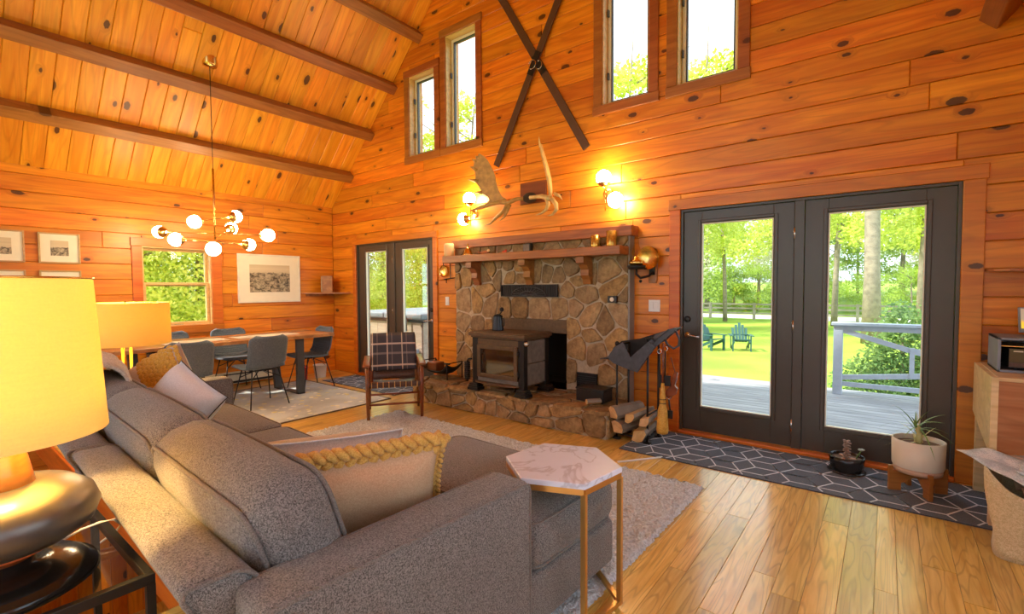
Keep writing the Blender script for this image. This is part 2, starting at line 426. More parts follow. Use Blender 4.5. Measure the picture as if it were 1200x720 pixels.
def picture_mat(name, seed, horizon=.6, scale=7):
    t = NT(name); g = t.n('ShaderNodeTexCoord').outputs['Generated']; s = t.sep(g)
    rock = t.noise(t.xyz(t.math('ADD', t.math('MULTIPLY', s[1], 1.6), seed), s[0], t.math('MULTIPLY', s[2], 1.)), scale, 7, .8, .7)
    sky = t.noise(t.xyz(t.math('ADD', s[1], seed+3), 0, t.math('MULTIPLY', s[2], 3)), 3, 5)
    edge = t.math('ADD', s[2], t.math('MULTIPLY', t.math('SUBTRACT', rock, .5), .25))
    sel = t.rng(edge, horizon-.03, horizon+.03, 0, 1)
    c = t.mix(sel, t.mix(t.rng(rock, .38, .62, 0, 1), (.05, .035, .02), (.50, .40, .27)), t.mix(sky, (.46, .36, .22), (.80, .68, .48)))
    t.base(c); t.set(rough=.35); return t.m
def shag():
    t = NT('shag_pile'); o = t.obj(); n = t.noise(o, 70, 5); n2 = t.noise(o, 2.0, 3)
    c = t.mix(t.rng(n, .3, .7, 0, 1), (.42, .455, .50), (.84, .90, .96)); c = t.mix(t.math('MULTIPLY', n2, .35), c, (.56, .55, .55)); t.base(c); t.set(rough=1, sheen=.3); t.bump(n, 1., .02); return t.m
M['shag'] = shag()
def spotrug():
    t = NT('spotted_grey_rug'); o = t.obj(); v = t.vor(o, 11.); s = t.sep(v.outputs['Color']); n = t.noise(o, 2.2, 4); f = t.noise(o, 240, 2)
    base = t.mix(t.rng(n, .35, .65, 0, 1), (.42, .42, .39), (.60, .62, .62)); base = t.mix(t.math('MULTIPLY', f, .35), base, (.25, .24, .21))
    spot = t.math('MULTIPLY', t.math('LESS_THAN', v.outputs['Distance'], .33), t.math('GREATER_THAN', s[0], .25))
    c = t.mix(t.math('MULTIPLY', spot, .75), base, t.mix(s[1], (.66, .55, .12), (.82, .78, .66))); t.base(c); t.set(rough=.95); t.bump(f, .2, .003); return t.m
M['spotrug'] = spotrug()
def plaid():
    t = NT('plaid_wool'); s = t.sep(t.n('ShaderNodeTexCoord').outputs['UV']); f = t.noise(t.obj(), 260, 2)
    def band(v, off, w): return t.math('LESS_THAN', t.math('ABSOLUTE', t.math('SUBTRACT', t.math('FRACT', t.math('ADD', v, off)), .5)), w)
    c = t.mix(t.math('MULTIPLY', f, .6), (.035, .032, .042), (.085, .075, .09))
    u3 = t.math('MULTIPLY', s[0], 3.0); v3 = t.math('MULTIPLY', s[1], 3.1)
    for b_, k, col in ((band(u3, .42, .035), .75, (.62, .50, .38)), (band(v3, .3, .04), .75, (.62, .48, .40)), (band(u3, .1, .03), .28, (.45, .33, .28)), (band(v3, .75, .05), .3, (.45, .36, .33))):
        c = t.mix(t.math('MULTIPLY', b_, k), c, col)
    t.base(c); t.set(rough=.95); return t.m
M['plaid'] = plaid()
def paper_mat():
    t = NT('newsprint'); o = t.obj(); n = t.noise(o, 9, 4); v = t.noise(o, 160, 2)
    c = t.mix(t.rng(n, .42, .58, 0, 1), (.74, .74, .72), (.46, .52, .54)); c = t.mix(t.math('MULTIPLY', t.math('GREATER_THAN', v, .56), .4), c, (.2, .2, .2)); t.base(c); t.set(rough=.7); return t.m
M['paper'] = paper_mat()
def screen_mat():
    t = NT('display_picture'); s = t.sep(t.n('ShaderNodeTexCoord').outputs['Generated']); n = t.noise(t.obj(), 16, 4)
    e = t.math('ADD', s[2], t.math('MULTIPLY', t.math('SUBTRACT', n, .5), .5)); c = t.mix(t.rng(e, .3, .5, 0, 1), (.85, .62, .06), (.42, .34, .24))
    t.base(c); t.l(c, t.b.inputs['Emission Color']); t.set(emit=.35, rough=.2); return t.m
M['screen'] = screen_mat()

# ------------------------------------------------------------------ room shell
RW, RIDGE, EAVE, BACKY = 8.5, 4.25, 2.75, -7.6
LOW = -2.7
def roofz(x): return EAVE+min(x, RW-x)
def empty_struct(name, loc=(0, 0, 0)):
    o = bpy.data.objects.new(name, None); COL.objects.link(o); o.location = loc; o['kind'] = 'structure'; return o
I4 = Matrix.Identity(4)
B_GABLE = I4
B_EAVE = basis((0, 1, 0), (-1, 0, 0), (0, 0, 1))
B_FLOOR = basis((0, 1, 0), (0, 0, -1), (-1, 0, 0))
_e = Vector((1, 0, 1)).normalized(); _n = Vector((1, 0, -1)).normalized()
B_CEIL = basis(_e, -_n, _e.cross(-_n), (0, 0, EAVE))
def ccw(p): return p if area(p) > 0 else p[::-1]
def board(name, poly, t, B, parent, mat, bev=.005):
    poly = ccw(poly)
    if len(poly) < 3 or abs(area(poly)) < 8e-4: return None
    c = V(sum(p[0] for p in poly)/len(poly), 0, sum(p[1] for p in poly)/len(poly))
    q = [(p[0]-c.x, p[1]-c.z) for p in poly]
    return MB().prism(q, t, None, bev).build(name, mat, parent, M=B @ T(*c))
def rect_minus(r, holes):
    out = [r]
    for h in holes:
        nxt = []
        for (a, b, c, d) in out:
            if h[1] <= a or h[0] >= b or h[3] <= c or h[2] >= d: nxt.append((a, b, c, d)); continue
            if a < h[0]: nxt.append((a, h[0], c, d))
            if h[1] < b: nxt.append((h[1], b, c, d))
            a2, b2 = max(a, h[0]), min(b, h[1])
            if c < h[2]: nxt.append((a2, b2, c, h[2]))
            if h[3] < d: nxt.append((a2, b2, h[3], d))
        out = nxt
    return out
# openings of the gable wall  (x0, x1, z0, z1)
DOOR_R = (5.862, 7.80, 0, 2.105); DOOR_L = (.678, 2.476, 0, 2.085)
WINS = [(2.02, 2.54, 3.25, 4.36), (2.755, 3.295, 3.25, 4.69), (5.045, 5.545, 3.26, 4.70), (5.815, 6.345, 3.26, 4.37)]
FIRE = (2.99, 5.385, -.02, 1.90); RECESS = (3.62, 4.665, .26, 1.015)
gable_holes = [DOOR_R, DOOR_L]+WINS
def gable_mesh(holes, y0, y1):
    mb = MB(); xs = sorted({0, RIDGE, RW, *[h[0] for h in holes], *[h[1] for h in holes]})
    for a, b in zip(xs, xs[1:]):
        m = (a+b)/2; spans = [(h[2], h[3]) for h in holes if h[0] < m < h[1]]; spans.sort()
        z = LOW
        for s0, s1 in spans:
            if s0 > z: mb.box(a, b, y0, y1, z, s0)
            z = s1
        poly = [(a, z), (b, z), (b, roofz(b)+.1), (a, roofz(a)+.1)]
        mb.prism(poly, y1-y0, T(0, y1, 0))
    return mb
wall_back = tag(gable_mesh(gable_holes+[RECESS], .022, .24).build('wall_back', M['wall']), kind='structure')
row = .19
for k in range(37):
    z0 = -.025+row*k; z1 = z0+row-.004
    if z0 > 6.9: break
    xs = [0.]; x = random.uniform(.8, 3.4)
    while x < RW-.5: xs.append(x); x += random.uniform(1.9, 4.2)
    xs.append(RW)
    for a, b in zip(xs, xs[1:]):
        for (p, q, r_, s_) in rect_minus((a+.0015, b-.0015, max(z0, 0), z1), gable_holes+[FIRE]):
            poly = [(p, r_), (q, r_), (q, s_), (p, s_)]
            poly = clip(poly, -1, 1, EAVE); poly = clip(poly, 1, 1, EAVE+RW)
            if len(poly) >= 3: board('wall_plank', poly, .022, T(0, .022, 0), wall_back, M['wall'])
# left (eave) wall
WIN_E = (-2.65, -1.865, .905, 1.935)
mb = MB()
for (a, b, c, d) in rect_minus((BACKY, .24, LOW, EAVE+.1), [WIN_E]): mb.box(-.24, -.022, a, b, c, d)
wall_left = tag(mb.build('wall_left', M['wall']), kind='structure')
for k in range(-6, 15):
    z0 = -.005+row*k; z1 = min(z0+row-.004, EAVE)
    if z1-z0 < .02: continue
    ys = [-5.6]; y = random.uniform(-5.2, -3.8)
    while y < -.5: ys.append(y); y += random.uniform(1.5, 3.3)
    ys.append(0)
    if k < 0: ys = [-5.6, random.uniform(-4.6, -3.2), -1.5]
    for a, b in zip(ys, ys[1:]):
        for (p, q, r_, s_) in rect_minus((a+.0015, b-.0015, z0, z1), [WIN_E]):
            board('wall_plank', [(p, r_), (q, r_), (q, s_), (p, s_)], .022, T(-.022, 0, 0) @ B_EAVE, wall_left, M['wall'])
# stairwell panelling below the planks: upright boards with a ledge rail
y = -4.6
while y < -1.6:
    board('stair_panel_board', [(LOW, -y-.15), (-1.15, -y-.15), (-1.15, -y), (LOW, -y)], .02, T(-.022, 0, 0) @ basis((0, 0, 1), (-1, 0, 0), (0, -1, 0)), wall_left, M['wall'])
    y += .153
MB().box(.0, .07, -4.6, -1.6, -1.86, -1.74).build('ledge_rail', M['trim'], wall_left, bevel=.006)
SIDE_FILL_W = [(-6.6, -4.5, .7, 2.5), (-4.1, -1.5, .7, 2.5)]  # openings added out of view, letting daylight onto floor and sofa
mb = MB()
for (a, b, c, d) in rect_minus((BACKY, .24, LOW, EAVE+.1), SIDE_FILL_W): mb.box(RW, RW+.2, a, b, c, d)
tag(mb.build('wall_right', M['wall']), kind='structure')
REAR_FILL_W = [(.6, 2.9, .3, 3.3), (3.1, 5.4, .1, 5.2), (5.6, 7.9, .3, 3.3)]  # added behind the camera to bring in sky light
tag(gable_mesh(REAR_FILL_W, BACKY-.2, BACKY).build('wall_front', M['wall']), kind='structure')
# ceiling: two slopes, boards on the dining slope
SL = RIDGE*math.sqrt(2)
cl = MB()
cl.add([(-.3, .24, EAVE-.3), (RIDGE, .24, EAVE+RIDGE), (RIDGE, BACKY-.2, EAVE+RIDGE), (-.3, BACKY-.2, EAVE-.3),
        (-.3, .24, EAVE-.1), (RIDGE, .24, EAVE+RIDGE+.2), (RIDGE, BACKY-.2, EAVE+RIDGE+.2), (-.3, BACKY-.2, EAVE-.1)],
       [(0, 3, 2, 1), (4, 5, 6, 7), (0, 1, 5, 4), (1, 2, 6, 5), (2, 3, 7, 6), (3, 0, 4, 7)])
off = RW
cl.add([(off+.3, .24, EAVE-.3), (RIDGE, .24, EAVE+RIDGE), (RIDGE, BACKY-.2, EAVE+RIDGE), (off+.3, BACKY-.2, EAVE-.3),
        (off+.3, .24, EAVE-.1), (RIDGE, .24, EAVE+RIDGE+.2), (RIDGE, BACKY-.2, EAVE+RIDGE+.2), (off+.3, BACKY-.2, EAVE-.1)],
       [(0, 1, 2, 3), (4, 7, 6, 5), (0, 4, 5, 1), (1, 5, 6, 2), (2, 6, 7, 3), (3, 7, 4, 0)])
ceiling = tag(cl.build('ceiling', M['ceil']), kind='structure')
# local Z of B_CEIL is +-Y
sgn = 1 if (_e.cross(-_n)).y > 0 else -1
for k in range(33):
    y1 = -.185*k-.0015; y0 = -.185*(k+1)+.0015
    cuts = [0.] + ([random.uniform(2, 4.5)] if random.random() < .45 else []) + [SL-.02]
    for a, b in zip(cuts, cuts[1:]):
        board('ceiling_plank', [(a+.001, y0*sgn), (b-.001, y0*sgn), (b-.001, y1*sgn), (a+.001, y1*sgn)], .02, B_CEIL, ceiling, M['ceil'], .006)
for k in range(7):
    s0 = .63+.79*k
    if s0 > SL-.2: break
    p = Vector((0, -3.45, EAVE))+_e*(s0+.065)+_n*.0925
    MB().box(-3.45, 3.45, -.0725, .0725, -.065, .065).build('roof_beam', M['beam'], ceiling, bevel=.008,
        M=basis((0, 1, 0), _n, Vector((0, 1, 0)).cross(_n), p))
for k in range(2):
    s0 = .63+.79*k; e2 = Vector((-1, 0, 1)).normalized(); n2 = Vector((-1, 0, -1)).normalized()
    p = Vector((RW, -3.45, EAVE))+e2*(s0+.065)+n2*.0925
    MB().box(-3.45, 3.45, -.0725, .0725, -.065, .065).build('roof_beam', M['beam'], ceiling, bevel=.008,
        M=basis((0, 1, 0), n2, Vector((0, 1, 0)).cross(n2), p))
# floor with the open stairwell behind the sofa
WELL = (-.03, 4.95, -5.7, -3.74)
fl = MB()
for (a, b, c, d) in rect_minus((-.02, RW, BACKY, .1), [WELL]): fl.box(a, b, c, d, -.26, -.014)
fl.box(-.02, RW, BACKY, .1, LOW-.1, LOW)
floor = tag(fl.build('floor', M['floor']), kind='structure')
x = 0.012
while x < RW-.02:
    w = random.choice((.083, .1, .115, .127)); x1 = min(x+w, RW-.012)
    lim = -3.7 if x < 5 else -5.6
    ys = [lim]; y = lim+random.uniform(.3, 1.6)
    while y < -.35: ys.append(y); y += random.uniform(1., 2.4)
    ys.append(-.002)
    for a, b in zip(ys, ys[1:]):
        board('floor_board', [(a+.0006, -x1+.0006), (b-.0006, -x1+.0006), (b-.0006, -x-.0006), (a+.0006, -x-.0006)], .014, T(0, 0, -.014) @ B_FLOOR, floor, M['floor'], .0015)
    x = x1
board('well_edge_trim', [(0, -.24), (4.95, -.24), (4.95, -.02), (0, -.02)], .02, T(0, -3.74, 0), floor, M['trim'])

# ------------------------------------------------------------------ doors and windows
def casing(parent, x0, x1, z0, z1, w, B, mat, head_over=0., sill=False, t=.022, wr=None):
    wr = wr or w
    board('casing', [(x0-w, z0), (x0, z0), (x0, z1), (x0-w, z1)], t, B, parent, mat, .004)
    board('casing', [(x1, z0), (x1+wr, z0), (x1+wr, z1), (x1, z1)], t, B, parent, mat, .004)
    board('casing', [(x0-w-head_over, z1), (x1+wr+head_over, z1), (x1+wr+head_over, z1+w), (x0-w-head_over, z1+w)], t+.003, B, parent, mat, .004)
    if sill: board('casing', [(x0-w-head_over, z0-w), (x1+wr+head_over, z0-w), (x1+wr+head_over, z0), (x0-w-head_over, z0)], t+.003, B, parent, mat, .004)
def ring(mb, x0, x1, z0, z1, w, y0, y1, wb=None):
    wb = wb or w
    mb.box(x0, x0+w, y0, y1, z0, z1); mb.box(x1-w, x1, y0, y1, z0, z1)
    mb.box(x0+w, x1-w, y0, y1, z1-w, z1); mb.box(x0+w, x1-w, y0, y1, z0, z0+wb); return mb
def door_leaf(root, x0, x1, z0, z1, gl, hinge_x=None, lever_x=None, lever_dir=1):
    g0, g1, h0, h1 = gl; mb = MB(); y0, y1 = .022, .066
    mb.box(x0, g0, y0, y1, z0, z1); mb.box(g1, x1, y0, y1, z0, z1); mb.box(g0, g1, y0, y1, z0, h0); mb.box(g0, g1, y0, y1, h1, z1)
    lf = mb.build('door_leaf', M['door'], root, bevel=.003)
    ring(MB(), g0-.035, g1+.035, h0-.035, h1+.035, .028, .010, .023).build('glazing_bead', M['door'], lf, bevel=.005)
    ring(MB(), g0, g1, h0, h1, .008, .018, .05).build('spacer', M['alu'], lf)
    MB().box(g0+.002, g1-.002, .042, .047, h0+.002, h1-.002).build('pane', M['glass'], lf)
    if hinge_x is not None:
        for hz in (.22, 1.05, 1.82): MB().tube([(hinge_x, .012, hz-.05), (hinge_x, .012, hz+.05)], .009, 8).build('hinge', M['chrome'], root, True)
    if lever_x is not None:
        h = MB(); Rr = T(lever_x, .022, .93) @ Rx(PI/2)
        h.lathe([(.03, 0), (.03, .006), (.022, .012), (.012, .014), (.011, .045)], 20, Rr)
        h.tube([(lever_x, -.02, .93), (lever_x+.03*lever_dir, -.028, .932), (lever_x+.08*lever_dir, -.028, .925), (lever_x+.12*lever_dir, -.024, .918)], [.010, .010, .008, .007], 10)
        h.build('lever_handle', M['chrome'], root, True)
        MB().lathe([(.03, 0), (.03, .008), (.02, .014), (.008, .016)], 20, T(lever_x, .022, 1.08) @ Rx(PI/2)).build('deadbolt', M['iron'], root, True)
d1 = empty_struct('door_1')
x0, x1, z0, z1 = DOOR_R
casing(d1, x0, x1, 0, z1, .10, T(0, -.001, 0), M['trim'], .012, wr=.115)
ring(MB(), x0, x1, -.03, z1, .022, .0, .22, .03).build('frame', M['door'], d1, bevel=.002)
MB().box(6.79, 6.862, .005, .09, .03, z1-.02).build('mullion', M['door'], d1, bevel=.004)
door_leaf(d1, x0+.024, 6.788, .035, z1-.024, (6.05, 6.635, .268, 1.965), hinge_x=6.792, lever_x=5.925)
door_leaf(d1, 6.864, x1-.024, .035, z1-.024, (7.025, 7.612, .25, 1.965))
MB().box(x0, x1, -.05, .05, .0, .03).build('threshold', M['trim'], d1, bevel=.008)
d2 = empty_struct('door_2')
x0, x1, z0, z1 = DOOR_L
casing(d2, x0, x1, 0, z1, .085, T(0, -.001, 0), M['trim'], .01)
ring(MB(), x0, x1, -.03, z1, .02, .0, .22, .03).build('frame', M['door'], d2, bevel=.002)
MB().box(1.56, 1.62, .005, .09, .03, z1-.02).build('mullion', M['door'], d2, bevel=.004)
door_leaf(d2, x0+.022, 1.558, .035, z1-.022, (.90, 1.412, .27, 1.96), hinge_x=1.565)
door_leaf(d2, 1.622, x1-.022, .035, z1-.022, (1.793, 2.328, .27, 1.96), lever_x=2.40, lever_dir=-1)
MB().box(x0, x1, -.05, .05, .0, .03).build('threshold', M['trim'], d2, bevel=.008)
for i, (x0, x1, z0, z1) in enumerate(WINS):
    w = empty_struct('window_%d' % (i+1))
    casing(w, x0, x1, z0, z1, .095, T(0, -.001, 0), M['casing'], .008, sill=True)
    ring(MB(), x0, x1, z0, z1, .012, -.004, .20).build('jamb', M['jamb'], w)
    sh = ring(MB(), x0+.014, x1-.014, z0+.014, z1-.014, .035, .09, .14).build('sash', M['alu'], w, bevel=.006)
    ring(MB(), x0+.045, x1-.045, z0+.045, z1-.045, .018, .10, .13).build('sash_bead', M['steel'], sh)
    MB().box(x0+.05, x1-.05, .112, .118, z0+.05, z1-.05).build('pane', M['glass'], w)
    MB().box(x0+.02, x0+.035, .06, .09, (z0+z1)/2+.2, (z0+z1)/2+.27).build('latch', M['steel'], w, bevel=.003)
    MB().box(x0+.02, x0+.035, .06, .09, z0+.28, z0+.35).build('latch', M['steel'], w, bevel=.003)
w = empty_struct('window_5')
Y0, Y1, z0, z1 = WIN_E
casing(w, Y0, Y1, z0, z1, .105, T(-.001, 0, 0) @ B_EAVE, M['trim'], .01, sill=True, wr=.13)
BE = B_EAVE
def part(mb, name, mat, parent, B, **k): return mb.build(name, mat, parent, M=B, **k)
part(ring(MB(), Y0, Y1, z0, z1, .014, -.004, .2), 'jamb', M['jamb'], w, BE)
zm = (z0+z1)/2+.03
part(ring(MB(), Y0+.015, Y1-.015, zm-.02, z1-.015, .03, .10, .14), 'upper_sash', M['jamb'], w, BE, bevel=.004)
part(ring(MB(), Y0+.015, Y1-.015, z0+.015, zm+.03, .034, .055, .098), 'lower_sash', M['jamb'], w, BE, bevel=.004)
part(MB().box(Y0+.04, Y1-.04, .118, .123, zm, z1-.04), 'pane', M['glass'], w, BE)
part(MB().box(Y0+.045, Y1-.045, .073, .078, z0+.045, zm), 'pane', M['glass'], w, BE)
part(MB().box((Y0+Y1)/2-.05, (Y0+Y1)/2+.05, .03, .06, z0+.004, z0+.016), 'sash_lift', M['iron'], w, BE)
# tall windows added in the unseen wall opposite the fireplace, for daylight fill
for i, (x0, x1, z0, z1) in enumerate(REAR_FILL_W):
    w = empty_struct('window_%d' % (6+i), (0, BACKY-.1, 0))
    ring(MB(), x0, x1, z0, z1, .06, -.05, .05).build('frame', M['jamb'], w)
    MB().box((x0+x1)/2-.03, (x0+x1)/2+.03, -.04, .04, z0, z1).build('mullion', M['jamb'], w)
    for a, b in ((x0, (x0+x1)/2), ((x0+x1)/2, x1)): MB().box(a+.04, b-.04, -.003, .003, z0+.05, z1-.05).build('pane', M['glass'], w)
for i, (y0, y1, z0, z1) in enumerate(SIDE_FILL_W):  # unseen side windows, added to light the room
    w = empty_struct('window_%d' % (9+i), (RW+.1, 0, 0))
    Bw = basis((0, -1, 0), (1, 0, 0), (0, 0, 1))
    part(ring(MB(), -y1, -y0, z0, z1, .06, -.05, .05), 'frame', M['jamb'], w, Bw)
    part(MB().box(-(y0+y1)/2-.03, -(y0+y1)/2+.03, -.04, .04, z0, z1), 'mullion', M['jamb'], w, Bw)
    part(MB().box(-y1+.05, -y0-.05, -.003, .003, z0+.05, z1-.05), 'pane', M['glass'], w, Bw)
# heater along the dining wall
hb = thing('baseboard_heater', 'long cream metal baseboard heater under the dining window', 'heater', (.075, -2.3, 0))
MB().box(-.07, .0, -1.6, 1.3, .03, .20).build('housing', M['cream'], hb, bevel=.01)
MB().box(.0, .012, -1.58, 1.28, .045, .075).build('louvre', M['iron'], hb)
MB().box(.0, .012, -1.58, 1.28, .165, .18).build('louvre', M['iron'], hb)

# ------------------------------------------------------------------ fireplace
def relax_sites(rect, n, holes=(), it=6, stretch=1.0, seed=1):
    rnd = random.Random(seed); a, b, c, d = rect; pts = []
    ok = lambda p: not any(h[0]-.02 < p[0] < h[1]+.02 and h[2]-.02 < p[1] < h[3]+.02 for h in holes)
    R_ = math.sqrt((b-a)*(d-c)/n)*.95; tries = 0
    while tries < 6000 and len(pts) < n:
        tries += 1; rr = R_*rnd.uniform(.42, 1.5)*(1 if tries < 3000 else .6)
        p = (rnd.uniform(a, b), rnd.uniform(c, d))
        if ok(p) and all(((p[0]-q[0])/stretch)**2+(p[1]-q[1])**2 > rr*rr for q in pts): pts.append(p)
    return pts
def cells(rect, pts, gap, holes=(), stretch=1.0):
    a, b, c, d = rect; out = []
    for i, p in enumerate(pts):
        poly = [(a, c), (b, c), (b, d), (a, d)]
        for j, q in enumerate(pts):
            if i == j or not poly: continue
            sx = 1/stretch**2
            dx, dy = (q[0]-p[0])*sx, q[1]-p[1]
            mx, my = (p[0]+q[0])/2, (p[1]+q[1])/2; L = math.hypot(dx, dy)
            poly = clip(poly, dx/L, dy/L, (dx*mx+dy*my)/L-gap/2)
        for h in holes:
            if not poly: break
            xs = [v[0] for v in poly]; zs = [v[1] for v in poly]
            if max(xs) < h[0] or min(xs) > h[1] or max(zs) < h[2] or min(zs) > h[3]: continue
            opts = []
            for (A, B_, C_) in ((1, 0, h[0]-.004), (-1, 0, -h[1]-.004), (0, 1, h[2]-.004), (0, -1, -h[3]-.004)):
                q = clip(poly, A, B_, C_)
                if len(q) > 2: opts.append((abs(area(q)), q))
            poly = max(opts)[1] if opts else []
        if len(poly) > 2 and abs(area(poly)) > .0025: out.append(ccw(poly))
    return out
def stone(poly, B, parent, tmin=.02, tmax=.05, seed=0, name='stone'):
    rnd = random.Random(seed)
    pts = []
    n = len(poly)
    for i in range(n):
        p, q = Vector(poly[i]), Vector(poly[(i+1) % n])
        if (q-p).length < .012: pts.append(tuple((p+q)/2)); continue
        pts += [tuple(p.lerp(q, .16)), tuple(p.lerp(q, .84))]
    n = len(pts)
    c = V(sum(p[0] for p in pts)/n, 0, sum(p[1] for p in pts)/n)
    t = rnd.uniform(tmin, tmax); ta, tb = rnd.uniform(-.06, .06), rnd.uniform(-.06, .06)
    vs = []; fs = []
    jit = [rnd.uniform(.965, 1.0) for _ in range(n)]
    for ring_, (s_, h) in enumerate(((1.0, .012), (.985, -t*.75), (.86, -t))):
        for k, p in enumerate(pts):
            dx, dz = (p[0]-c.x)*s_*jit[k], (p[1]-c.z)*s_*jit[k]
            y = h+(ta*dx+tb*dz if ring_ else 0)+(rnd.uniform(-.004, .004) if ring_ == 2 else 0)
            vs.append((dx, y, dz))
    vs.append((0, -t-rnd.uniform(0, .008), 0))
    for r_ in range(2):
        for k in range(n): fs.append((r_*n+k, r_*n+(k+1) % n, (r_+1)*n+(k+1) % n, (r_+1)*n+k))
    for k in range(n): fs.append((2*n+k, 2*n+(k+1) % n, 3*n))
    return MB().add(vs, fs).build(name, M['stone'], parent, M=B @ T(*c))
fp = thing('stone_fireplace', 'brown fieldstone fireplace surround with raised stone hearth on the plank wall', 'fireplace', (4.2, 0, 0))
FI = T(-4.2, 0, 0)
core = MB()
for (a, b, c, d) in rect_minus((FIRE[0], FIRE[1], 0, 1.93), [RECESS]): core.box(a, b, -.085, .02, c, d, FI)
core.box(2.80, 5.42, -.645, -.07, 0, .235, FI)
core.build('mortar_core', M['mortar'], fp)
rc = MB(); a, b, c, d = RECESS
rc.box(a, b, .60, .62, c, d, FI); rc.box(a-.02, a, -.08, .62, c, d, FI); rc.box(b, b+.02, -.08, .62, c, d, FI); rc.box(a, b, -.08, .62, d, d+.02, FI); rc.box(a, b, -.08, .62, c-.02, c, FI)
rc.build('firebox', M['soot_shade'], fp)
MB().box(a-.02, b+.01, -.10, -.075, .88, 1.03, FI).build('firebox_panel', M['stove'], fp, bevel=.004)
rect = (FIRE[0], FIRE[1], .24, 1.93)
VENT = (3.76, 4.58, 1.28, 1.425); LV = (4.80, 5.05, .285, .485)
hs = [RECESS, VENT, LV]
pts = relax_sites(rect, 78, hs, seed=5)
# big stone at the upper left and lintel stones over the opening
pts = [p for p in pts if not (p[0] < 3.32 and .85 < p[1] < 1.5) and not (3.6 < p[0] < 4.75 and 1.0 < p[1] < 1.27)]
pts += [(3.16, 1.22), (3.10, .93), (3.0, 1.62), (3.80, 1.12), (4.02, 1.14), (4.30, 1.13), (4.62, 1.18)]
for k, poly in enumerate(cells(rect, pts, .014, hs)): stone(poly, FI @ T(0, -.085, 0), fp, .012, .034, k)
# hearth: front, right end and flagstones on top
for k, poly in enumerate(cells((2.80, 5.42, .005, .232), relax_sites((2.80, 5.42, .005, .232), 24, stretch=1.5, seed=3), .013, stretch=1.5)): stone(poly, FI @ T(0, -.645, 0), fp, .018, .045, 200+k)
for k, poly in enumerate(cells((-.64, -.10, .005, .232), relax_sites((-.64, -.10, .005, .232), 5, seed=4), .018)): stone(poly, FI @ T(5.42, 0, 0) @ B_EAVE, fp, .015, .03, 300+k)
B_TOP = basis((1, 0, 0), (0, 0, -1), (0, 1, 0))
for k, poly in enumerate(cells((2.80, 5.45, -.685, -.09), relax_sites((2.80, 5.45, -.685, -.09), 17, stretch=1.3, seed=8), .02, stretch=1.3)): stone(poly, FI @ T(0, 0, .235) @ B_TOP, fp, .018, .028, 400+k, 'flagstone')
MB().box(FIRE[1], FIRE[1]+.018, -.11, .0, .0, 1.90, FI).build('edge_strip', plain('grey_edge_strip', (.30, .27, .24), .8), fp)
# mantel
mt = thing('mantel_shelf', 'long dark wooden mantel shelf on three carved brackets over the stove', 'shelf', (4.17, -.10, 1.70))
MB().box(-1.19, 1.22, -.22, .0, .0, .085).build('shelf_board', M['mantel'], mt, bevel=.006)
for bx in (3.40, 4.20, 4.94):
    prof = [(0, -.02), (0, -.30), (-.035, -.30), (-.05, -.25), (-.09, -.21), (-.085, -.15), (-.13, -.10), (-.19, -.085), (-.19, -.02)]
    vs = [(bx-4.17+sx, y, z+.018) for sx in (-.045, .045) for (y, z) in prof]; n = len(prof)
    MB().add(vs, [tuple(range(n)), tuple(range(2*n-1, n-1, -1))]+[(i, n+i, n+(i+1) % n, (i+1) % n) for i in range(n)]).build('bracket', M['mantel'], mt)
tb_ = tag(MB().box(-1.225, 1.225, -.17, .0, 0, .10).build('trim_1', M['mantel'], bevel=.006), kind='structure'); tb_.location = (4.22, .0, 1.888)
# iron vent with fan tracery
vt = thing('vent_grille', 'black iron vent grille with fan tracery set above the stove', 'vent', (4.17, -.105, 1.35))
ring(MB(), -.40, .40, -.07, .07, .012, -.022, .0).build('frame', M['iron'], vt)
MB().box(-.39, .39, -.006, .0, -.06, .06).build('backplate', M['soot_shade'], vt)
for i in range(26): MB().box(-.385+i*.0305, -.377+i*.0305, -.012, -.004, -.058, .058).build('slat', M['iron'], vt)
fan = MB()
for i in range(13):
    a = PI*i/12; fan.tube([(0, -.018, -.055), (.23*math.cos(a), -.018, -.055+.10*math.sin(a))], .0035, 6)
for rr in (.12, .24): fan.tube([(rr*math.cos(PI*i/16), -.018, -.055+rr*.42*math.sin(PI*i/16)) for i in range(17)], .004, 6)
fan.build('fan_tracery', M['steel'], vt, True)
lv = thing('floor_vent', 'small black louvred vent at the foot of the stone surround', 'vent', (4.925, -.10, .385))
ring(MB(), -.12, .12, -.095, .095, .012, -.02, .0).build('frame', M['iron'], lv)
MB().box(-.115, .115, -.005, 0, -.09, .09).build('backplate', M['soot_shade'], lv)
for i in range(8): MB().box(-.11, .11, -.018, -.004, -.083+i*.0225, -.074+i*.0225).build('slat', M['iron'], lv)
th = thing('dial_gauge', 'small black gauge with pale round dial on the stone surround', 'gauge', (5.224, -.115, 1.262))
MB().box(-.05, .05, -.022, .012, -.035, .035).build('case', M['blackp'], th, bevel=.006)
MB().lathe([(.022, 0), (.022, .006), (.019, .008)], 20, T(0, -.022, 0) @ Rx(PI/2)).build('dial', M['mat'], th)

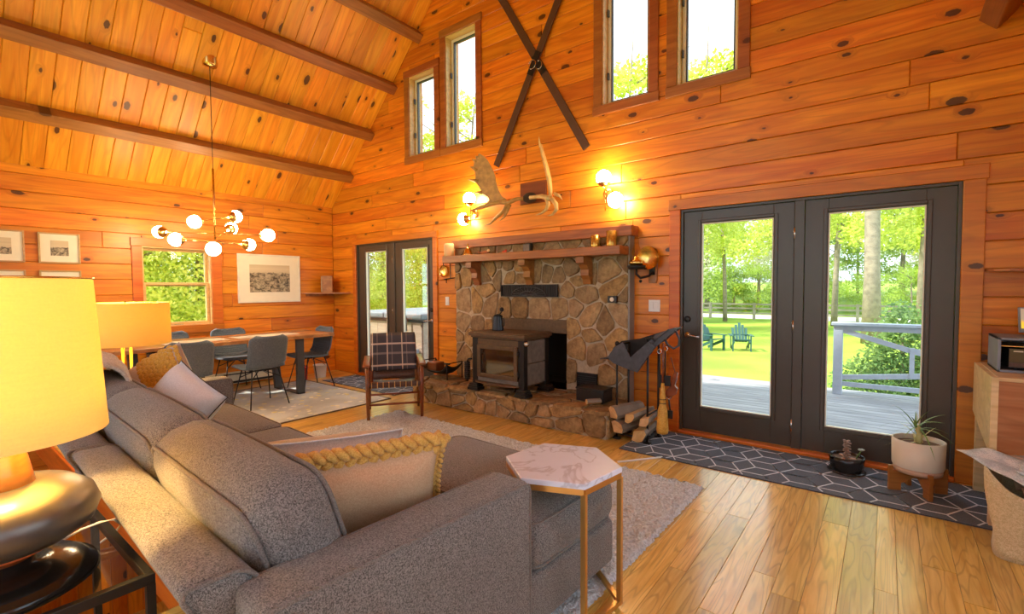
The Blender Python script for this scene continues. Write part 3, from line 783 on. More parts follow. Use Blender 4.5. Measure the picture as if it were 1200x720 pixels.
# ------------------------------------------------------------------ wood stove
st = thing('wood_stove', 'dark cast iron wood stove with glass door standing on the hearth', 'stove', (4.16, -.44, .263))
hx, hy = .345, .215
MB().box(-hx+.02, hx-.02, -hy+.02, hy-.01, .09, .60).build('firebox_body', M['stove'], st, bevel=.008)
tp = MB(); tp.box(-hx-.04, hx+.04, -hy-.045, hy+.03, .60, .635); tp.box(-hx-.02, hx+.02, -hy-.025, hy+.02, .58, .60); tp.box(-hx-.03, hx+.03, -hy-.03, hy+.02, .635, .645)
tp.build('top_plate', M['stove'], st, bevel=.006)
for sx in (-1, 1):
    for sy in (-1, 1):
        lg = MB(); cx, cy = sx*(hx-.03), sy*(hy-.02)
        lg.box(cx-.038, cx+.038, cy-.035, cy+.035, .07, .58)
        lg.build('corner_post', M['iron'], st, bevel=.006)
        ft = MB()
        for k, (w_, za, zb) in enumerate(((.075, 0, .03), (.066, .03, .055), (.058, .055, .075))): ft.box(cx+sx*.012-w_, cx+sx*.012+w_, cy+sy*.012-w_*.8, cy+sy*.012+w_*.8, za, zb)
        ft.build('foot', M['iron'], st, bevel=.005)
for sx in (-1, 1):
    for za, zb in ((.11, .33), (.338, .57)): MB().box(min(sx*hx, sx*(hx-.025)), max(sx*hx, sx*(hx-.025)), -hy+.045, hy-.03, za, zb).build('side_tile', M['soap'], st, bevel=.004)
MB().box(-hx+.045, hx-.045, -hy-.01, -hy+.03, .50, .575).build('front_header', M['stove'], st, bevel=.006)
dr = ring(MB(), -.275, .275, .155, .51, .045, -hy-.03, -hy+.01).build('stove_door', M['stove'], st, bevel=.006)
MB().box(-.235, .235, -hy-.012, -hy-.006, .195, .47).build('door_glass', M['stoveglass'], dr)
for hz in (.22, .44): MB().tube([(.285, -hy-.025, hz-.03), (.285, -hy-.025, hz+.03)], .013, 10).build('hinge', M['iron'], dr, True)
lip = MB(); n = 10
prof = [(-.30+.6*i/n, -hy-.03-.055*math.sin(PI*i/n)**.6) for i in range(n+1)]
vs = [(x, y, z) for z in (.095, .112) for x, y in prof]+[(-.30, -hy+.03, .095), (.30, -hy+.03, .095), (-.30, -hy+.03, .112), (.30, -hy+.03, .112)]
m = n+1; lip.add(vs, [tuple(range(m))+(2*m+1, 2*m), tuple(range(m, 2*m))[::-1]+(2*m+2, 2*m+3)]+[(i, m+i, m+i+1, i+1) for i in range(n)])
lip.build('ash_lip', M['stove'], st)
MB().box(-.29, .29, -hy-.01, -hy+.02, .112, .155).build('ash_door', M['soap'], st, bevel=.004)
hd = MB(); hd.tube([(-hx-.01, -hy-.02, .34), (-hx-.045, -hy-.04, .34), (-hx-.055, -hy-.05, .32)], .009, 8)
for k in range(9): hd.tube([(-hx-.055+.026*math.cos(a*PI/5), -hy-.05+.026*math.sin(a*PI/5), .30-k*.022) for a in range(10)], .010, 6, True)
hd.tube([(-hx-.055, -hy-.05, .32), (-hx-.055, -hy-.05, .09)], .014, 8)
hd.build('coil_handle', M['iron'], st, True)
MB().sphere((hx+.045, -hy-.02, .55), .028, 12, 8).build('damper_knob', M['chrome'], st, True)
# fluted steamer on the stove
kt = thing('steamer_pot', 'dark fluted metal pitcher standing on top of the wood stove', 'pitcher', (3.985, -.44, .909))
mb = MB(); n = 32
for (r_, z) in [(.058, 0), (.060, .01), (.054, .08), (.047, .155), (.050, .165)]: pass
prof = [(.060, 0), (.062, .012), (.055, .09), (.048, .155), (.051, .165)]
vs = []; fs = []
for r_, z in prof:
    for k in range(n): q = r_*(1+(.05 if k % 2 else -.03)); vs.append((q*math.cos(k*2*PI/n), q*math.sin(k*2*PI/n), z))
for i in range(len(prof)-1):
    for k in range(n): fs.append((i*n+k, i*n+(k+1) % n, (i+1)*n+(k+1) % n, (i+1)*n+k))
fs += [tuple(range(n))[::-1], tuple((len(prof)-1)*n+k for k in range(n))]
mb.add(vs, fs); mb.build('body', plain('gunmetal', (.05, .052, .055), .35, .8), kt)
lid = MB(); lid.lathe([(.05, .165), (.03, .178), (.01, .184)], 20); lid.tube([(.02, 0, .18), (.045, 0, .20), (.05, 0, .215)], .007, 8); lid.sphere((.055, 0, .235), .026, 12, 8)
lid.build('lid', M['iron'], kt, True)
MB().tube([(.052, 0, .14), (.09, 0, .13), (.09, 0, .06), (.056, 0, .04)], .007, 8).build('handle', M['iron'], kt, True)

# ------------------------------------------------------------------ sofa
def rr_loop(hx, hz, r, y, n=5):
    pts = []
    for cx, cz, a0 in ((hx-r, hz-r, 0), (-hx+r, hz-r, PI/2), (-hx+r, -hz+r, PI), (hx-r, -hz+r, 3*PI/2)):
        for k in range(n+1):
            a = a0+PI/2*k/n; pts.append((cx+r*math.cos(a), y, cz+r*math.sin(a)))
    return pts
def cushion(parent, name, sx, sy, sz, r, puff, Mx, axis='y', mat='sofa', pipes=True, n=8):
    o = MB().rbox(sx, sy, sz, r, puff, n).build(name, M[mat], parent, True, M=Mx)
    if pipes:
        for s in (-1, 1):
            if axis == 'y':
                lp = rr_loop(sx/2-r*.22, sz/2-r*.22, r, s*(sy/2-r*.22))
            else:
                lp = [(x, z, s*(sz/2-r*.22)) for x, y_, z in rr_loop(sx/2-r*.22, sy/2-r*.22, r, 0)]
            MB().tube(lp, .0075 if axis == 'y' else .005, 6, True).build('piping', M['pipe'], o, True)
    return o
so = thing('sectional_sofa', 'long grey-brown heather sectional sofa with a chaise end facing the stove', 'sofa', (6.37, -3.12, 0), math.radians(-2.5))
def sbox(x0, x1, y0, y1, z0, z1, r, puff=0.): return dict(s=(x1-x0, y1-y0, z1-z0), M=T((x0+x1)/2, (y0+y1)/2, (z0+z1)/2), r=r, p=puff)
def sblock(name, x0, x1, y0, y1, z0, z1, r=.03, puff=0., n=6):
    return MB().rbox(x1-x0, y1-y0, z1-z0, r, puff, n).build(name, M['sofa'], so, True, M=T((x0+x1)/2, (y0+y1)/2, (z0+z1)/2))
sblock('base_frame', -3.34, -1.66, -.70, -.02, .07, .30)
sblock('base_frame', -1.65, -.01, -.70, -.02, .07, .30)
sblock('chaise_base', -1.12, -.005, -.06, .645, .07, .285)
def arm(x0, x1, yf=0.):
    o = sblock('arm', x0, x1, -.96+yf, yf, .07, .667, .028, .0, 6)
    for x in (x0+.008, x1-.008):
        MB().tube([(x-(x0+x1)/2, .475, -.29), (x-(x0+x1)/2, .475, .262), (x-(x0+x1)/2, .467, .284), (x-(x0+x1)/2, .44, .291), (x-(x0+x1)/2, -.47, .291)], .006, 6).build('piping', M['pipe'], o, True)
arm(-.185, 0); arm(-3.35, -3.165, .09)
# reclined back rails: skewed blocks
for x0, x1, dy in ((-3.35, -1.655, -.02), (-1.645, -.165, 0)):
    zc = (.07+.72)/2
    o = MB().rbox(x1-x0, .165, .64, .04, .0, 8, fn=lambda p: (p.x, p.y-(p.z+.32)*.55, p.z)).build('back_rail', M['sofa'], so, True, M=T((x0+x1)/2, -.655+dy, zc-.008))
    for s in (-1, 1):
        xx = s*(x1-x0)/2*.992
        lp = [(xx, y-(z+.32)*.55, z) for x_, y, z in [(0, a, b) for a, _, b in rr_loop(.078, .312, .035, 0)]]
        MB().tube(lp, .006, 6, True).build('piping', M['pipe'], o, True)
cushion(so, 'seat_cushion', 1.03, .86, .20, .06, .03, T(-2.645, -.38, .385), 'z')
cushion(so, 'seat_cushion', 1.03, .86, .20, .06, .03, T(-1.61, -.38, .385), 'z')
ch = cushion(so, 'chaise_cushion', 1.085, .64, .20, .06, .03, T(-.545, .335, .385), 'z')
MB().rbox(.90, .86, .19, .05, .02, 6).build('chaise_cushion_rear', M['sofa'], so, True, M=T(-.645, -.42, .38))
for i, (cx, w_, dz, ln) in enumerate(((-2.63, 1.02, -.01, 15), (-1.66, 1.02, -.005, 16), (-.68, .98, .0, 17))):
    cushion(so, 'back_cushion', w_, .25, .46, .085, .045, T(cx, -.745, .625+dz) @ Rx(math.radians(ln)), 'y', n=10)
for (x, y) in ((-3.25, -.1), (-3.25, -.6), (-1.7, -.1), (-.1, -.6), (-.12, .55), (-1.0, .55), (-1.7, -.6)):
    MB().lathe([(.022, 0), (.03, .09)], 12, T(x, y, 0)).build('foot', M['iron'], so)

def pillow(name, w, h, t, mat, parent=None, Mx=None, n=18, pinch=.06, pipe=None, smooth=True):
    vs = []; fs = []
    for s in (1, -1):
        for i in range(n+1):
            for j in range(n+1):
                u, v = -1+2*i/n, -1+2*j/n
                k = (max(0, 1-u**4)*max(0, 1-v**4))**.55
                px_, pz = u*w/2*(1-pinch*(1-v*v)*abs(u)**3), v*h/2*(1-pinch*(1-u*u)*abs(v)**3)
                vs.append((px_, s*(t/2*k+.002), pz))
    m = (n+1)**2; q = n+1
    for i in range(n):
        for j in range(n):
            a = i*q+j; fs.append((a, a+1, a+q+1, a+q)); fs.append((m+a, m+a+q, m+a+q+1, m+a+1))
    edge = [i*q for i in range(q)]+[n*q+j for j in range(1, q)]+[i*q+n for i in range(n-1, -1, -1)]+[j for j in range(n-1, 0, -1)]
    for a, b in zip(edge, edge[1:]+edge[:1]): fs.append((a, m+a, m+b, b))
    mb = MB().add(vs, fs); o = mb.build(name, M[mat], parent, smooth, M=Mx)
    if pipe:
        lp = [(vs[a][0]*1.005, 0, vs[a][2]*1.005) for a in edge]
        MB().tube(lp, .0035, 6, True).build('piping', M[pipe], o, True)
    return o, [Vector((vs[a][0], 0, vs[a][2])) for a in edge]
def braid(path, r, parent, mat='braid', name='braid'):
    mb = MB(); n = len(path)
    for s in range(3):
        pts = []
        for i in range(n*3):
            f = i/3; a = path[min(int(f), n-1)].lerp(path[min(int(f)+1, n-1)], f-int(f)); ph = i*.62+s*2*PI/3
            t = (path[min(int(f)+1, n-1)]-path[max(int(f)-1, 0)]).normalized()
            b = t.cross(Vector((0, 1, 0))).normalized() if abs(t.y) < .9 else Vector((1, 0, 0))
            pts.append(a+b*(r*math.sin(ph))+Vector((0, 1, 0))*(r*.55*math.sin(2*ph)))
        mb.tube(pts, r*.62, 6)
    return mb.build(name, M[mat], parent, True)
# near tan pillow with braided edge, leaning on the arm side
def pw(o, label, group=None): tag(o, label, 'pillow', group)
Mx = T(5.91, -3.565, .632) @ Rz(math.radians(60)) @ Rx(math.radians(24)) @ Ry(math.radians(-3))
tp_, edge = pillow('throw_pillow', .60, .40, .19, 'tan', None, Mx); pw(tp_, 'tan linen pillow with a thick mustard braid along its edge, leaning by the sofa arm')
top = [p for p in edge if p.z > .165]; top.sort(key=lambda p: p.x)
braid([p+Vector((0, 0, .012)) for p in top], .026, tp_)
side = [p for p in edge if p.x > .27]; side.sort(key=lambda p: p.z)
braid([p+Vector((.006, 0, 0)) for p in side], .014, tp_)
Mx = T(5.66, -3.52, .66) @ Rz(math.radians(60)) @ Rx(math.radians(24))
o, _ = pillow('throw_pillow', .56, .34, .15, 'palepil', None, Mx, pipe='whitepil'); pw(o, 'oatmeal lumbar pillow tucked behind the braided tan pillow')
Mx = T(3.98, -3.50, .67) @ Rz(math.radians(38)) @ Rx(math.radians(-18)) @ Ry(math.radians(35))
o, _ = pillow('throw_pillow', .40, .40, .26, 'whitepil', None, Mx, pipe='iron'); pw(o, 'white square pillow with thin black piping on the far sofa seat')
Mx = T(3.52, -3.46, .76) @ Rz(math.radians(40)) @ Rx(math.radians(-18)) @ Ry(math.radians(-32))
o, _ = pillow('throw_pillow', .40, .40, .18, 'palepil', None, Mx); pw(o, 'cream pillow with a knobbly mustard quilted face beside the far sofa arm')
qb = MB()
for i in range(9):
    for j in range(11):
        u, v = -.30+.15*i, -.84+.168*j+(.08 if i % 2 else 0); k = (max(0, 1-u**4)*max(0, 1-v**4))**.55
        if abs(u) > .95 or abs(v) > .95: continue
        for s in (-1,): qb.sphere((u*.19, s*(.09*k), v*.19), .021, 8, 6, (1.1, .6, 1))
qb.build('quilted_face', M['mustard'], o, True)
# throw blanket over the far end of the sofa back
tw = MB(); nu, nv = 26, 14; vs = []; fs = []
for i in range(nu+1):
    for j in range(nv+1):
        u, v = i/nu, j/nv
        s_ = -.30+u*.85
        if s_ < 0: y, z = -.99, .90+s_*.95
        elif s_ < .24: y, z = -.99+s_, .90+.05*math.sin(s_/.24*PI)
        else: y, z = -.75+(s_-.24)*.45, .90-(s_-.24)*.85
        wv = .016*math.sin(v*22+u*3)+.012*math.sin(u*17+v*5)
        vs.append((-3.26+v*.95+.03*math.sin(u*6), y+wv*.6, z+wv+.02*math.sin(v*5)))
for i in range(nu):
    for j in range(nv): a = i*(nv+1)+j; fs.append((a, a+1, a+nv+2, a+nv+1))
tb2 = tw.add([so.matrix_basis @ Vector(p) if False else p for p in vs], fs).build('throw_blanket', M['throw'], None, True)
tb2.location = (6.37, -3.12, .045); tb2.rotation_euler = (0, 0, math.radians(-2.5))
sm = tb2.modifiers.new('thick', 'SOLIDIFY'); sm.thickness = .018; sm.offset = 0
tag(tb2, 'pale grey knitted throw draped over the far end of the sofa back', 'blanket')

# ------------------------------------------------------------------ hexagon table
hexp = [(6.126, -2.948), (6.057, -2.629), (6.273, -2.513), (6.488, -2.661), (6.504, -2.93), (6.296, -3.026)]
hc = Vector((6.285, -2.775)); HR = .258
ht = thing('side_table', 'hexagonal white marble side table on gold bar legs beside the chaise', 'table', (hc.x, hc.y, .02))
ang = [math.radians(a) for a in (-98, -38, 22, 82, 142, 202)]
hx_ = [(HR*math.cos(a), HR*math.sin(a)) for a in ang]
Mz = basis((1, 0, 0), (0, 0, -1), (0, 1, 0))
MB().prism(ccw(hx_), .022, T(0, 0, .578) @ Mz, .003).build('marble_top', M['marble'], ht)
fr = MB()
hi = [(p[0]*.965, p[1]*.965) for p in hx_]
for a, b in zip(hi, hi[1:]+hi[:1]): fr.beam((*a, .566), (*b, .566), .016, .024)
fr.build('top_frame', M['gold'], ht)
def barleg(p): return MB().beam((p[0], p[1], 0), (p[0], p[1], .556), .02, .02, (0, 1, 0)).build('leg', M['gold'], ht)
for k in (1, 2): barleg(hi[k])
bs = MB(); bs.beam((*hi[1], .01), (*hi[2], .01), .02, .02); bs.beam((*hi[2], .01), (*hi[3], .01), .02, .018); bs.beam((*hi[1], .01), (*hi[0], .01), .02, .018); bs.beam((*hi[0], .01), (*hi[3], .01), .02, .016)
bs.build('floor_bar', M['gold'], ht)

# ------------------------------------------------------------------ black end table with lamp
et = thing('end_table', 'black metal frame end table behind the sofa carrying the round lamp', 'table', (5.40, -4.46, 0))
X0, X1, Y0_, Y1_ = -.34, .33, -.36, .345
MB().box(X0+.015, X1-.015, Y0_+.015, Y1_-.015, .545, .553).build('glass_top', glass('table_glass', (.90, .88, .86)), et)
e = ring(MB(), X0, X1, Y0_, Y1_, .022, 0, .03)
e2 = MB(); e2.add([(p.x, p.z, .53+p.y) for p in e.v], [f[::-1] for f in e.f]); e2.build('top_frame', M['iron'], et, bevel=.002)
for x in (X0+.011, X1-.011):
    for y in (Y0_+.011, Y1_-.011): MB().box(x-.011, x+.011, y-.011, y+.011, 0, .53).build('leg', M['iron'], et)
lo = ring(MB(), X0, X1, Y0_, Y1_, .022, 0, .02); l2 = MB(); l2.add([(p.x, p.z, .08+p.y) for p in lo.v], [f[::-1] for f in lo.f]); l2.build('stretcher', M['iron'], et)
tl = thing('table_lamp', 'large lamp with linen drum shade, wooden neck and flattened pewter body on black end table', 'lamp', (5.49, -4.40, .56))
MB().lathe([(.19, 0), (.205, .01), (.20, .03), (.17, .05), (.11, .062), (.07, .068), (.068, .09)], 40).build('base', M['blackgl'], tl, True)
MB().lathe([(.068, .085), (.085, .10), (.115, .112), (.115, .122)], 32).build('collar', M['tablelampwood'], tl, True)
MB().lathe([(.115, .122), (.16, .135), (.20, .165), (.214, .205), (.20, .245), (.16, .275), (.10, .29), (.075, .292)], 48).build('body', M['lampbody'], tl, True)
MB().lathe([(.075, .292), (.068, .33), (.055, .40), (.045, .44), (.044, .52)], 32).build('neck', M['tablelampwood'], tl, True)
shm = MB(); shm.lathe([(.238, .425), (.215, .86)], 56, cap=False); shm.lathe([(.212, .86), (.235, .425)], 56, cap=False); shm.build('lamp_shade', M['shade'], tl, True)
rm = MB(); rm.tube([(.2155*math.cos(a*PI/24), .2155*math.sin(a*PI/24), .86) for a in range(48)], .003, 6, True)
for a in (0, 2*PI/3, 4*PI/3): rm.tube([(0, 0, .83), (.214*math.cos(a), .214*math.sin(a), .858)], .003, 6)
rm.build('shade_ring', M['brass'], tl, True)
MB().sphere((0, 0, .62), .04, 14, 10).build('bulb', emis('warm_bulb', (1, .66, .28), 12), tl, True)
def lamp_light(name, parent, loc, watts, col=(1, .62, .22), size=.05):
    d = bpy.data.lights.new(name, 'POINT'); d.energy = watts; d.color = col; d.shadow_soft_size = size
    o = bpy.data.objects.new(name, d); COL.objects.link(o); o.parent = parent; o.location = loc; return o
lamp_light('lamp_bulb_light', tl, (0, 0, .69), TABLE_LAMP_W)
cd = MB().tube([gz(72, 634, .565), gz(95, 621, .57), gz(118, 612, .60), gz(134, 609, .60), gz(142, 615, .55), gz(135, 624, .45), gz(112, 640, .30), gz(88, 648, .28)], .004, 8).build('lamp_cord', M['white'], None, True)
tag(cd, 'white lamp cord looping behind the sofa from the round lamp', 'cord')

# ------------------------------------------------------------------ drum floor lamp
dl = thing('floor_lamp', 'gold twin-pole floor lamp with wide yellow drum shade behind the sofa', 'lamp', (2.70, -3.46, 0))
MB().lathe([(.16, 0), (.16, .018), (.15, .024)], 36).build('base', M['brass'], dl, True)
ax = Vector((_r.x, _r.y, 0)).normalized()
for s in (-1, 1): MB().tube([ax*(.032*s)+V(0, 0, .02), ax*(.032*s)+V(0, 0, 1.05)], .011, 10).build('pole', M['brass'], dl, True)
MB().tube([V(0, 0, 1.04)-ax*.04, V(0, 0, 1.04)+ax*.04], .012, 8).build('pole_bridge', M['brass'], dl, True)
shm = MB(); shm.lathe([(.29, .96), (.283, 1.285)], 56, cap=False); shm.lathe([(.28, 1.285), (.287, .96)], 56, cap=False); shm.build('lamp_shade', M['shade2'], dl, True)
rm = MB()
for a in range(3): rm.tube([(0, 0, 1.27), (.282*math.cos(a*2.1), .282*math.sin(a*2.1), 1.283)], .003, 6)
rm.tube([(0, 0, 1.05), (0, 0, 1.30)], .005, 6); rm.build('shade_spider', M['brass'], dl, True)
MB().sphere((0, 0, 1.12), .035, 14, 10).build('bulb', emis('warm_bulb_drum', (1, .66, .28), 12), dl, True)
lamp_light('lamp_bulb_light', dl, (0, 0, 1.19), DRUM_LAMP_W)

# added light, hidden under the floor edge, to brighten the stairwell
sl = thing('added_stair_light', 'added brass globe light, out of view, brightening the stairwell', 'ceiling light', (2.7, -2.75, -.27))
MB().lathe([(.06, 0), (.06, -.015), (.03, -.03), (.012, -.05)], 20).build('canopy', M['brass'], sl, True)
MB().sphere((0, 0, -.12), .075, 18, 12).build('globe', M['globe'], sl, True)

# ------------------------------------------------------------------ dining set
def slab_outline(y0, y1, x0, x1, n=22, seed=2):
    rnd = random.Random(seed); L = []; Rr = []
    ph = [rnd.uniform(0, 6) for _ in range(4)]
    for i in range(n+1):
        y = y0+(y1-y0)*i/n
        Rr.append((x1+.018*math.sin(3*y+ph[0])+.008*math.sin(9*y+ph[1]), y)); L.append((x0+.018*math.sin(2.6*y+ph[2])+.008*math.sin(8*y+ph[3]), y))
    return Rr+L[::-1]
dt = thing('dining_table', 'long live-edge walnut dining table on dark steel loop legs', 'table', (.96, -2.08, .008))
poly = [(x-.96, y+2.08) for x, y in slab_outline(-3.32, -.84, .53, 1.37)]
MB().prism(ccw(poly), .045, T(0, 0, .725) @ Mz, .008).build('slab_top', M['table'], dt)
for yy in (-1.33, -2.93):
    lg = MB(); y = yy+2.08
    lg.box(.345, .405, y-.045, y+.045, .0, .725); lg.beam((-.36, y, .72), (-.16-.03, y, .0), .06, .09, (0, 1, 0)) if False else lg.add([(p[0], y+q, p[1]) for q in (-.045, .045) for p in ((-.40, .725), (-.34, .725), (-.20, .0), (-.26, .0))], [(0, 1, 2, 3), (7, 6, 5, 4), (0, 4, 5, 1), (1, 5, 6, 2), (2, 6, 7, 3), (3, 7, 4, 0)])
    lg.box(-.26, .405, y-.045, y+.045, .0, .014); lg.box(-.40, .405, y-.045, y+.045, .711, .725)
    lg.build('loop_leg', M['steel'], dt)
for i, (ya, yb) in enumerate(((-2.78, -2.12), (-2.0, -1.25))):
    rn = MB().box(-.14, .20, ya, yb, .0, .004)
    for k in range(26):
        t_ = random.random(); rn.box(-.10+.26*random.random(), -.09+.26*random.random()+.01, ya+(yb-ya)*t_, ya+(yb-ya)*t_+.02, .004, .0045)
    o = rn.build('table_runner', fabric('runner_linen_%d' % i, (.70, .60, .42), (.84, .76, .60)), None); o.location = (1.0, 0, .779)
    tag(o, ('cream cloth runner on the dining table nearer the window end', 'cream cloth runner on the dining table nearer the corner shelf')[i], 'table runner')
def make_chair():
    t = thing('dining_chair', 'x', 'chair')
    prof = [(.235, .448), (.20, .455), (.10, .450), (0, .442), (-.09, .440), (-.15, .452), (-.195, .49), (-.22, .55), (-.24, .64), (-.262, .74), (-.285, .83)]
    def samp(f):
        k = min(int(f*(len(prof)-1)), len(prof)-2); q = f*(len(prof)-1)-k
        return prof[k][0]+(prof[k+1][0]-prof[k][0])*q, prof[k][1]+(prof[k+1][1]-prof[k][1])*q
    def surf(nu, nv, off, f0=0., f1=1., wmul=1., rib=0.):
        vs = []; fs = []; Ltot = .92
        for i in range(nu+1):
            f = f0+(f1-f0)*i/nu; x, z = samp(f); x2, z2 = samp(min(1, f+.01)); x1_, z1_ = samp(max(0, f-.01))
            tx, tz = x2-x1_, z2-z1_; L = math.hypot(tx, tz) or 1; nx, nz = tz/L, -tx/L
            dend = min(f-f0, f1-f)*Ltot; rc = .075; hw = .225*wmul
            if dend < rc: hw = hw-rc+math.sqrt(max(0, rc*rc-(rc-dend)**2))
            for j in range(nv+1):
                v = -1+2*j/nv; curl = .045*v*v if f > .5 else .012*v*v
                o_ = off+rib*(abs(math.sin(f*PI*26)))
                vs.append((x+nx*(o_+curl*(1 if f > .5 else 1)), v*hw, z+nz*(o_+curl)))
        for i in range(nu):
            for j in range(nv): a = i*(nv+1)+j; fs.append((a, a+1, a+nv+2, a+nv+1))
        return MB().add(vs, fs)
    sh = surf(30, 12, 0).build('seat_shell', M['shell'], t, True); m = sh.modifiers.new('t', 'SOLIDIFY'); m.thickness = .022; m.offset = 0
    surf(130, 8, .012, .03, .97, .93, .006).build('ribbed_pad', M['shell'], t, True)
    for sx, sy in ((1, 1), (1, -1), (-1, 1), (-1, -1)):
        MB().tube([(sx*.12-.01, sy*.15, .44), (sx*.225-.01, sy*.225, 0)], .0075, 8).build('leg', M['iron'], t, True)
    fr = MB()
    for s in (1, -1): fr.tube([(s*.155-.01, .17, .33), (0, 0, .425), (-s*.155-.01, -.17, .33)], .006, 6)
    fr.tube([(.11, -.15, .43), (.11, .15, .43), (-.13, .15, .43), (-.13, -.15, .43)], .007, 6, True)
    fr.build('under_frame', M['iron'], t, True)
    return t
ch0 = make_chair(); G = 'grey dining chairs around the walnut table'
spots = [((1.515, -1.925, .008), PI+.03, 'grey felt dining chair with its plain back to the sofa, nearer the stone hearth'),
         ((1.50, -2.70, .008), PI-.08, 'grey felt dining chair with its plain back to the sofa, beside the drum lamp'),
         ((.36, -1.72, .0), .0, 'grey ribbed dining chair on the wall side of the table, below the framed landscape'),
         ((.36, -2.42, .0), .03, 'grey ribbed dining chair on the wall side of the table, under the window'),
         ((1.06, -1.04, .008), -PI/2, 'grey ribbed dining chair at the head of the table near the corner shelf')]
for i, (l, r_, lab) in enumerate(spots):
    if i == 0: ch0.location = l; ch0.rotation_euler = (0, 0, r_); ch0['label'] = lab; ch0['group'] = G
    else: dup(ch0, l, r_, lab, G)
def pail(name, loc, r, h, mat, label, cat):
    t = thing(name, label, cat, loc)
    MB().lathe([(r*.8, 0), (r, h), (r*1.06, h), (r*1.06, h-.012), (r*.95, h-.012), (r*.76, .01)], 24, cap=False).build('body', mat, t, True)
    MB().lathe([(.001, .008), (r*.78, .008)], 24, cap=False).build('bottom', mat, t)
    MB().tube([(r*1.02*math.cos(a*PI/10), .02, h+.0+r*.25*math.sin(a*PI/10)) for a in range(11)], .004, 6).build('handle', M['steel'], t, True)
pail('bucket', (.40, -.80, 0), .085, .20, M['redp'], 'red plastic bucket on the floor beyond the dining table', 'bucket')
pail('waste_bin', (.42, -.52, 0), .10, .20, M['white'], 'white plastic bin on the floor beyond the dining table', 'bin')

# ------------------------------------------------------------------ armchair
ac = thing('lounge_chair', 'teak armchair with leather sling seat and plaid blanket over its back', 'chair', (3.14, -1.215, .0), math.radians(-37))
hw, fd, bd = .275, .26, -.26
for s in (-1, 1):
    MB().tube([(fd, s*hw, .0), (fd-.01, s*hw, .35), (fd-.02, s*(hw+.008), .575)], [.016, .024, .018], 10).build('leg', M['leg'], ac, True)
    MB().tube([(bd-.02, s*hw, .0), (bd+.03, s*hw, .36), (bd+.02, s*hw, .56)], [.015, .022, .016], 10).build('leg', M['leg'], ac, True)
    MB().rbox(.60, .075, .028, .013, 0, 3).build('arm_rest', M['leg'], ac, True, M=T(-.01, s*(hw+.012), .592) @ Ry(.04))
    MB().tube([(fd-.01, s*hw, .26), (bd+.02, s*hw, .24)], .013, 8).build('side_rail', M['leg'], ac, True)
    MB().tube([(bd+.10, s*.245, .33), (bd-.05, s*.245, .60), (bd-.14, s*.245, .83)], [.016, .017, .012], 8).build('back_post', M['leg'], ac, True)
MB().tube([(fd-.01, -hw, .17), (fd-.01, hw, .17)], .012, 8).build('stretcher', M['leg'], ac, True)
MB().tube([(bd+.01, -hw, .17), (bd+.01, hw, .17)], .012, 8).build('stretcher', M['leg'], ac, True)
def sheet(fn, nu, nv, name, mat, parent, th, uvs=True):
    vs = []; fs = []; uv = []
    for i in range(nu+1):
        for j in range(nv+1): vs.append(fn(i/nu, j/nv)); uv.append((j/nv, i/nu))
    for i in range(nu):
        for j in range(nv): a = i*(nv+1)+j; fs.append((a, a+1, a+nv+2, a+nv+1))
    o = MB().add(vs, fs).build(name, mat, parent, True); me = o.data
    lay = me.uv_layers.new(name='uv')
    for lp in me.loops: lay.data[lp.index].uv = uv[lp.vertex_index]
    m = o.modifiers.new('t', 'SOLIDIFY'); m.thickness = th; m.offset = 0
    return o
sheet(lambda u, v: (fd-.0-u*.50, (v-.5)*.50, .385-.055*u-.035*math.sin(PI*u)), 12, 6, 'sling_seat', M['bleather'], ac, .012)
fr = MB().rbox(.035, .53, .055, .015, 0, 3).build('front_rail', M['bleather'], ac, True, M=T(fd, 0, .375))
for k in range(9): MB().box(-.02, .02, -.24+k*.058, -.232+k*.058, -.029, .029).build('strap', M['gold'], fr)
sheet(lambda u, v: (bd+.085-u*.235-.02*math.sin(PI*v), (v-.5)*.49, .36+u*.45), 8, 6, 'sling_back', M['bleather'], ac, .012)
bl = sheet(lambda u, v: ((bd+.06-.24*(u/.55)*.92+.022-.02*math.sin(PI*v)+.005*math.sin(v*14), (v-.5)*.50, .46+(u/.55)*.395) if u < .55 else (bd-.165-.02*math.sin(PI*v)-(.03 if u > .6 else 0)+(u-.55)*.40, (v-.5)*.50, .855-(u-.55)*.62)), 20, 14, 'plaid_blanket', M['plaid'], None, .016)
bl.location = ac.location; bl.rotation_euler = ac.rotation_euler
tag(bl, 'dark plaid wool blanket hung over the teak armchair back', 'blanket')

# ------------------------------------------------------------------ chandelier and sconces
CA = Vector((1.24, -2.265, 0)); ctop = EAVE+CA.x
cr = Vector((_r.x, _r.y, 0)).normalized(); cf = Vector((_f.x, _f.y, 0)).normalized()
cz = 1.98
chd = thing('chandelier', 'brass chandelier with eight glowing white globes hanging over the dining table', 'chandelier', (CA.x, CA.y, cz))
MB().lathe([(.0, -.06), (.07, -.055), (.08, -.03), (.08, .08)], 28, T(0, 0, ctop-cz) @ Ry(math.radians(0)), cap=False).build('ceiling_canopy', M['brass'], chd, True)
MB().tube([(0, 0, ctop-cz-.03), (0, 0, .80)], .0045, 6).build('cable', M['iron'], chd, True)
MB().tube([(0, 0, .80), (0, 0, -.02)], .011, 10).build('stem', M['brass'], chd, True)
def chpos(px, py, dep):
    d = ray(px, py); base = (CA-CAM).dot(Vector((cf.x, cf.y, 0)))
    t = (base+dep)/d.dot(Vector((cf.x, cf.y, 0))); return CAM+d*t-Vector((CA.x, CA.y, cz))
pairs = [((187, 272), .10, (314, 276), -.10), ((206, 281), -.30, (292, 287), .30), ((228, 260), -.22, (276, 254), .22), ((250, 292), -.55, (271, 268), .42)]
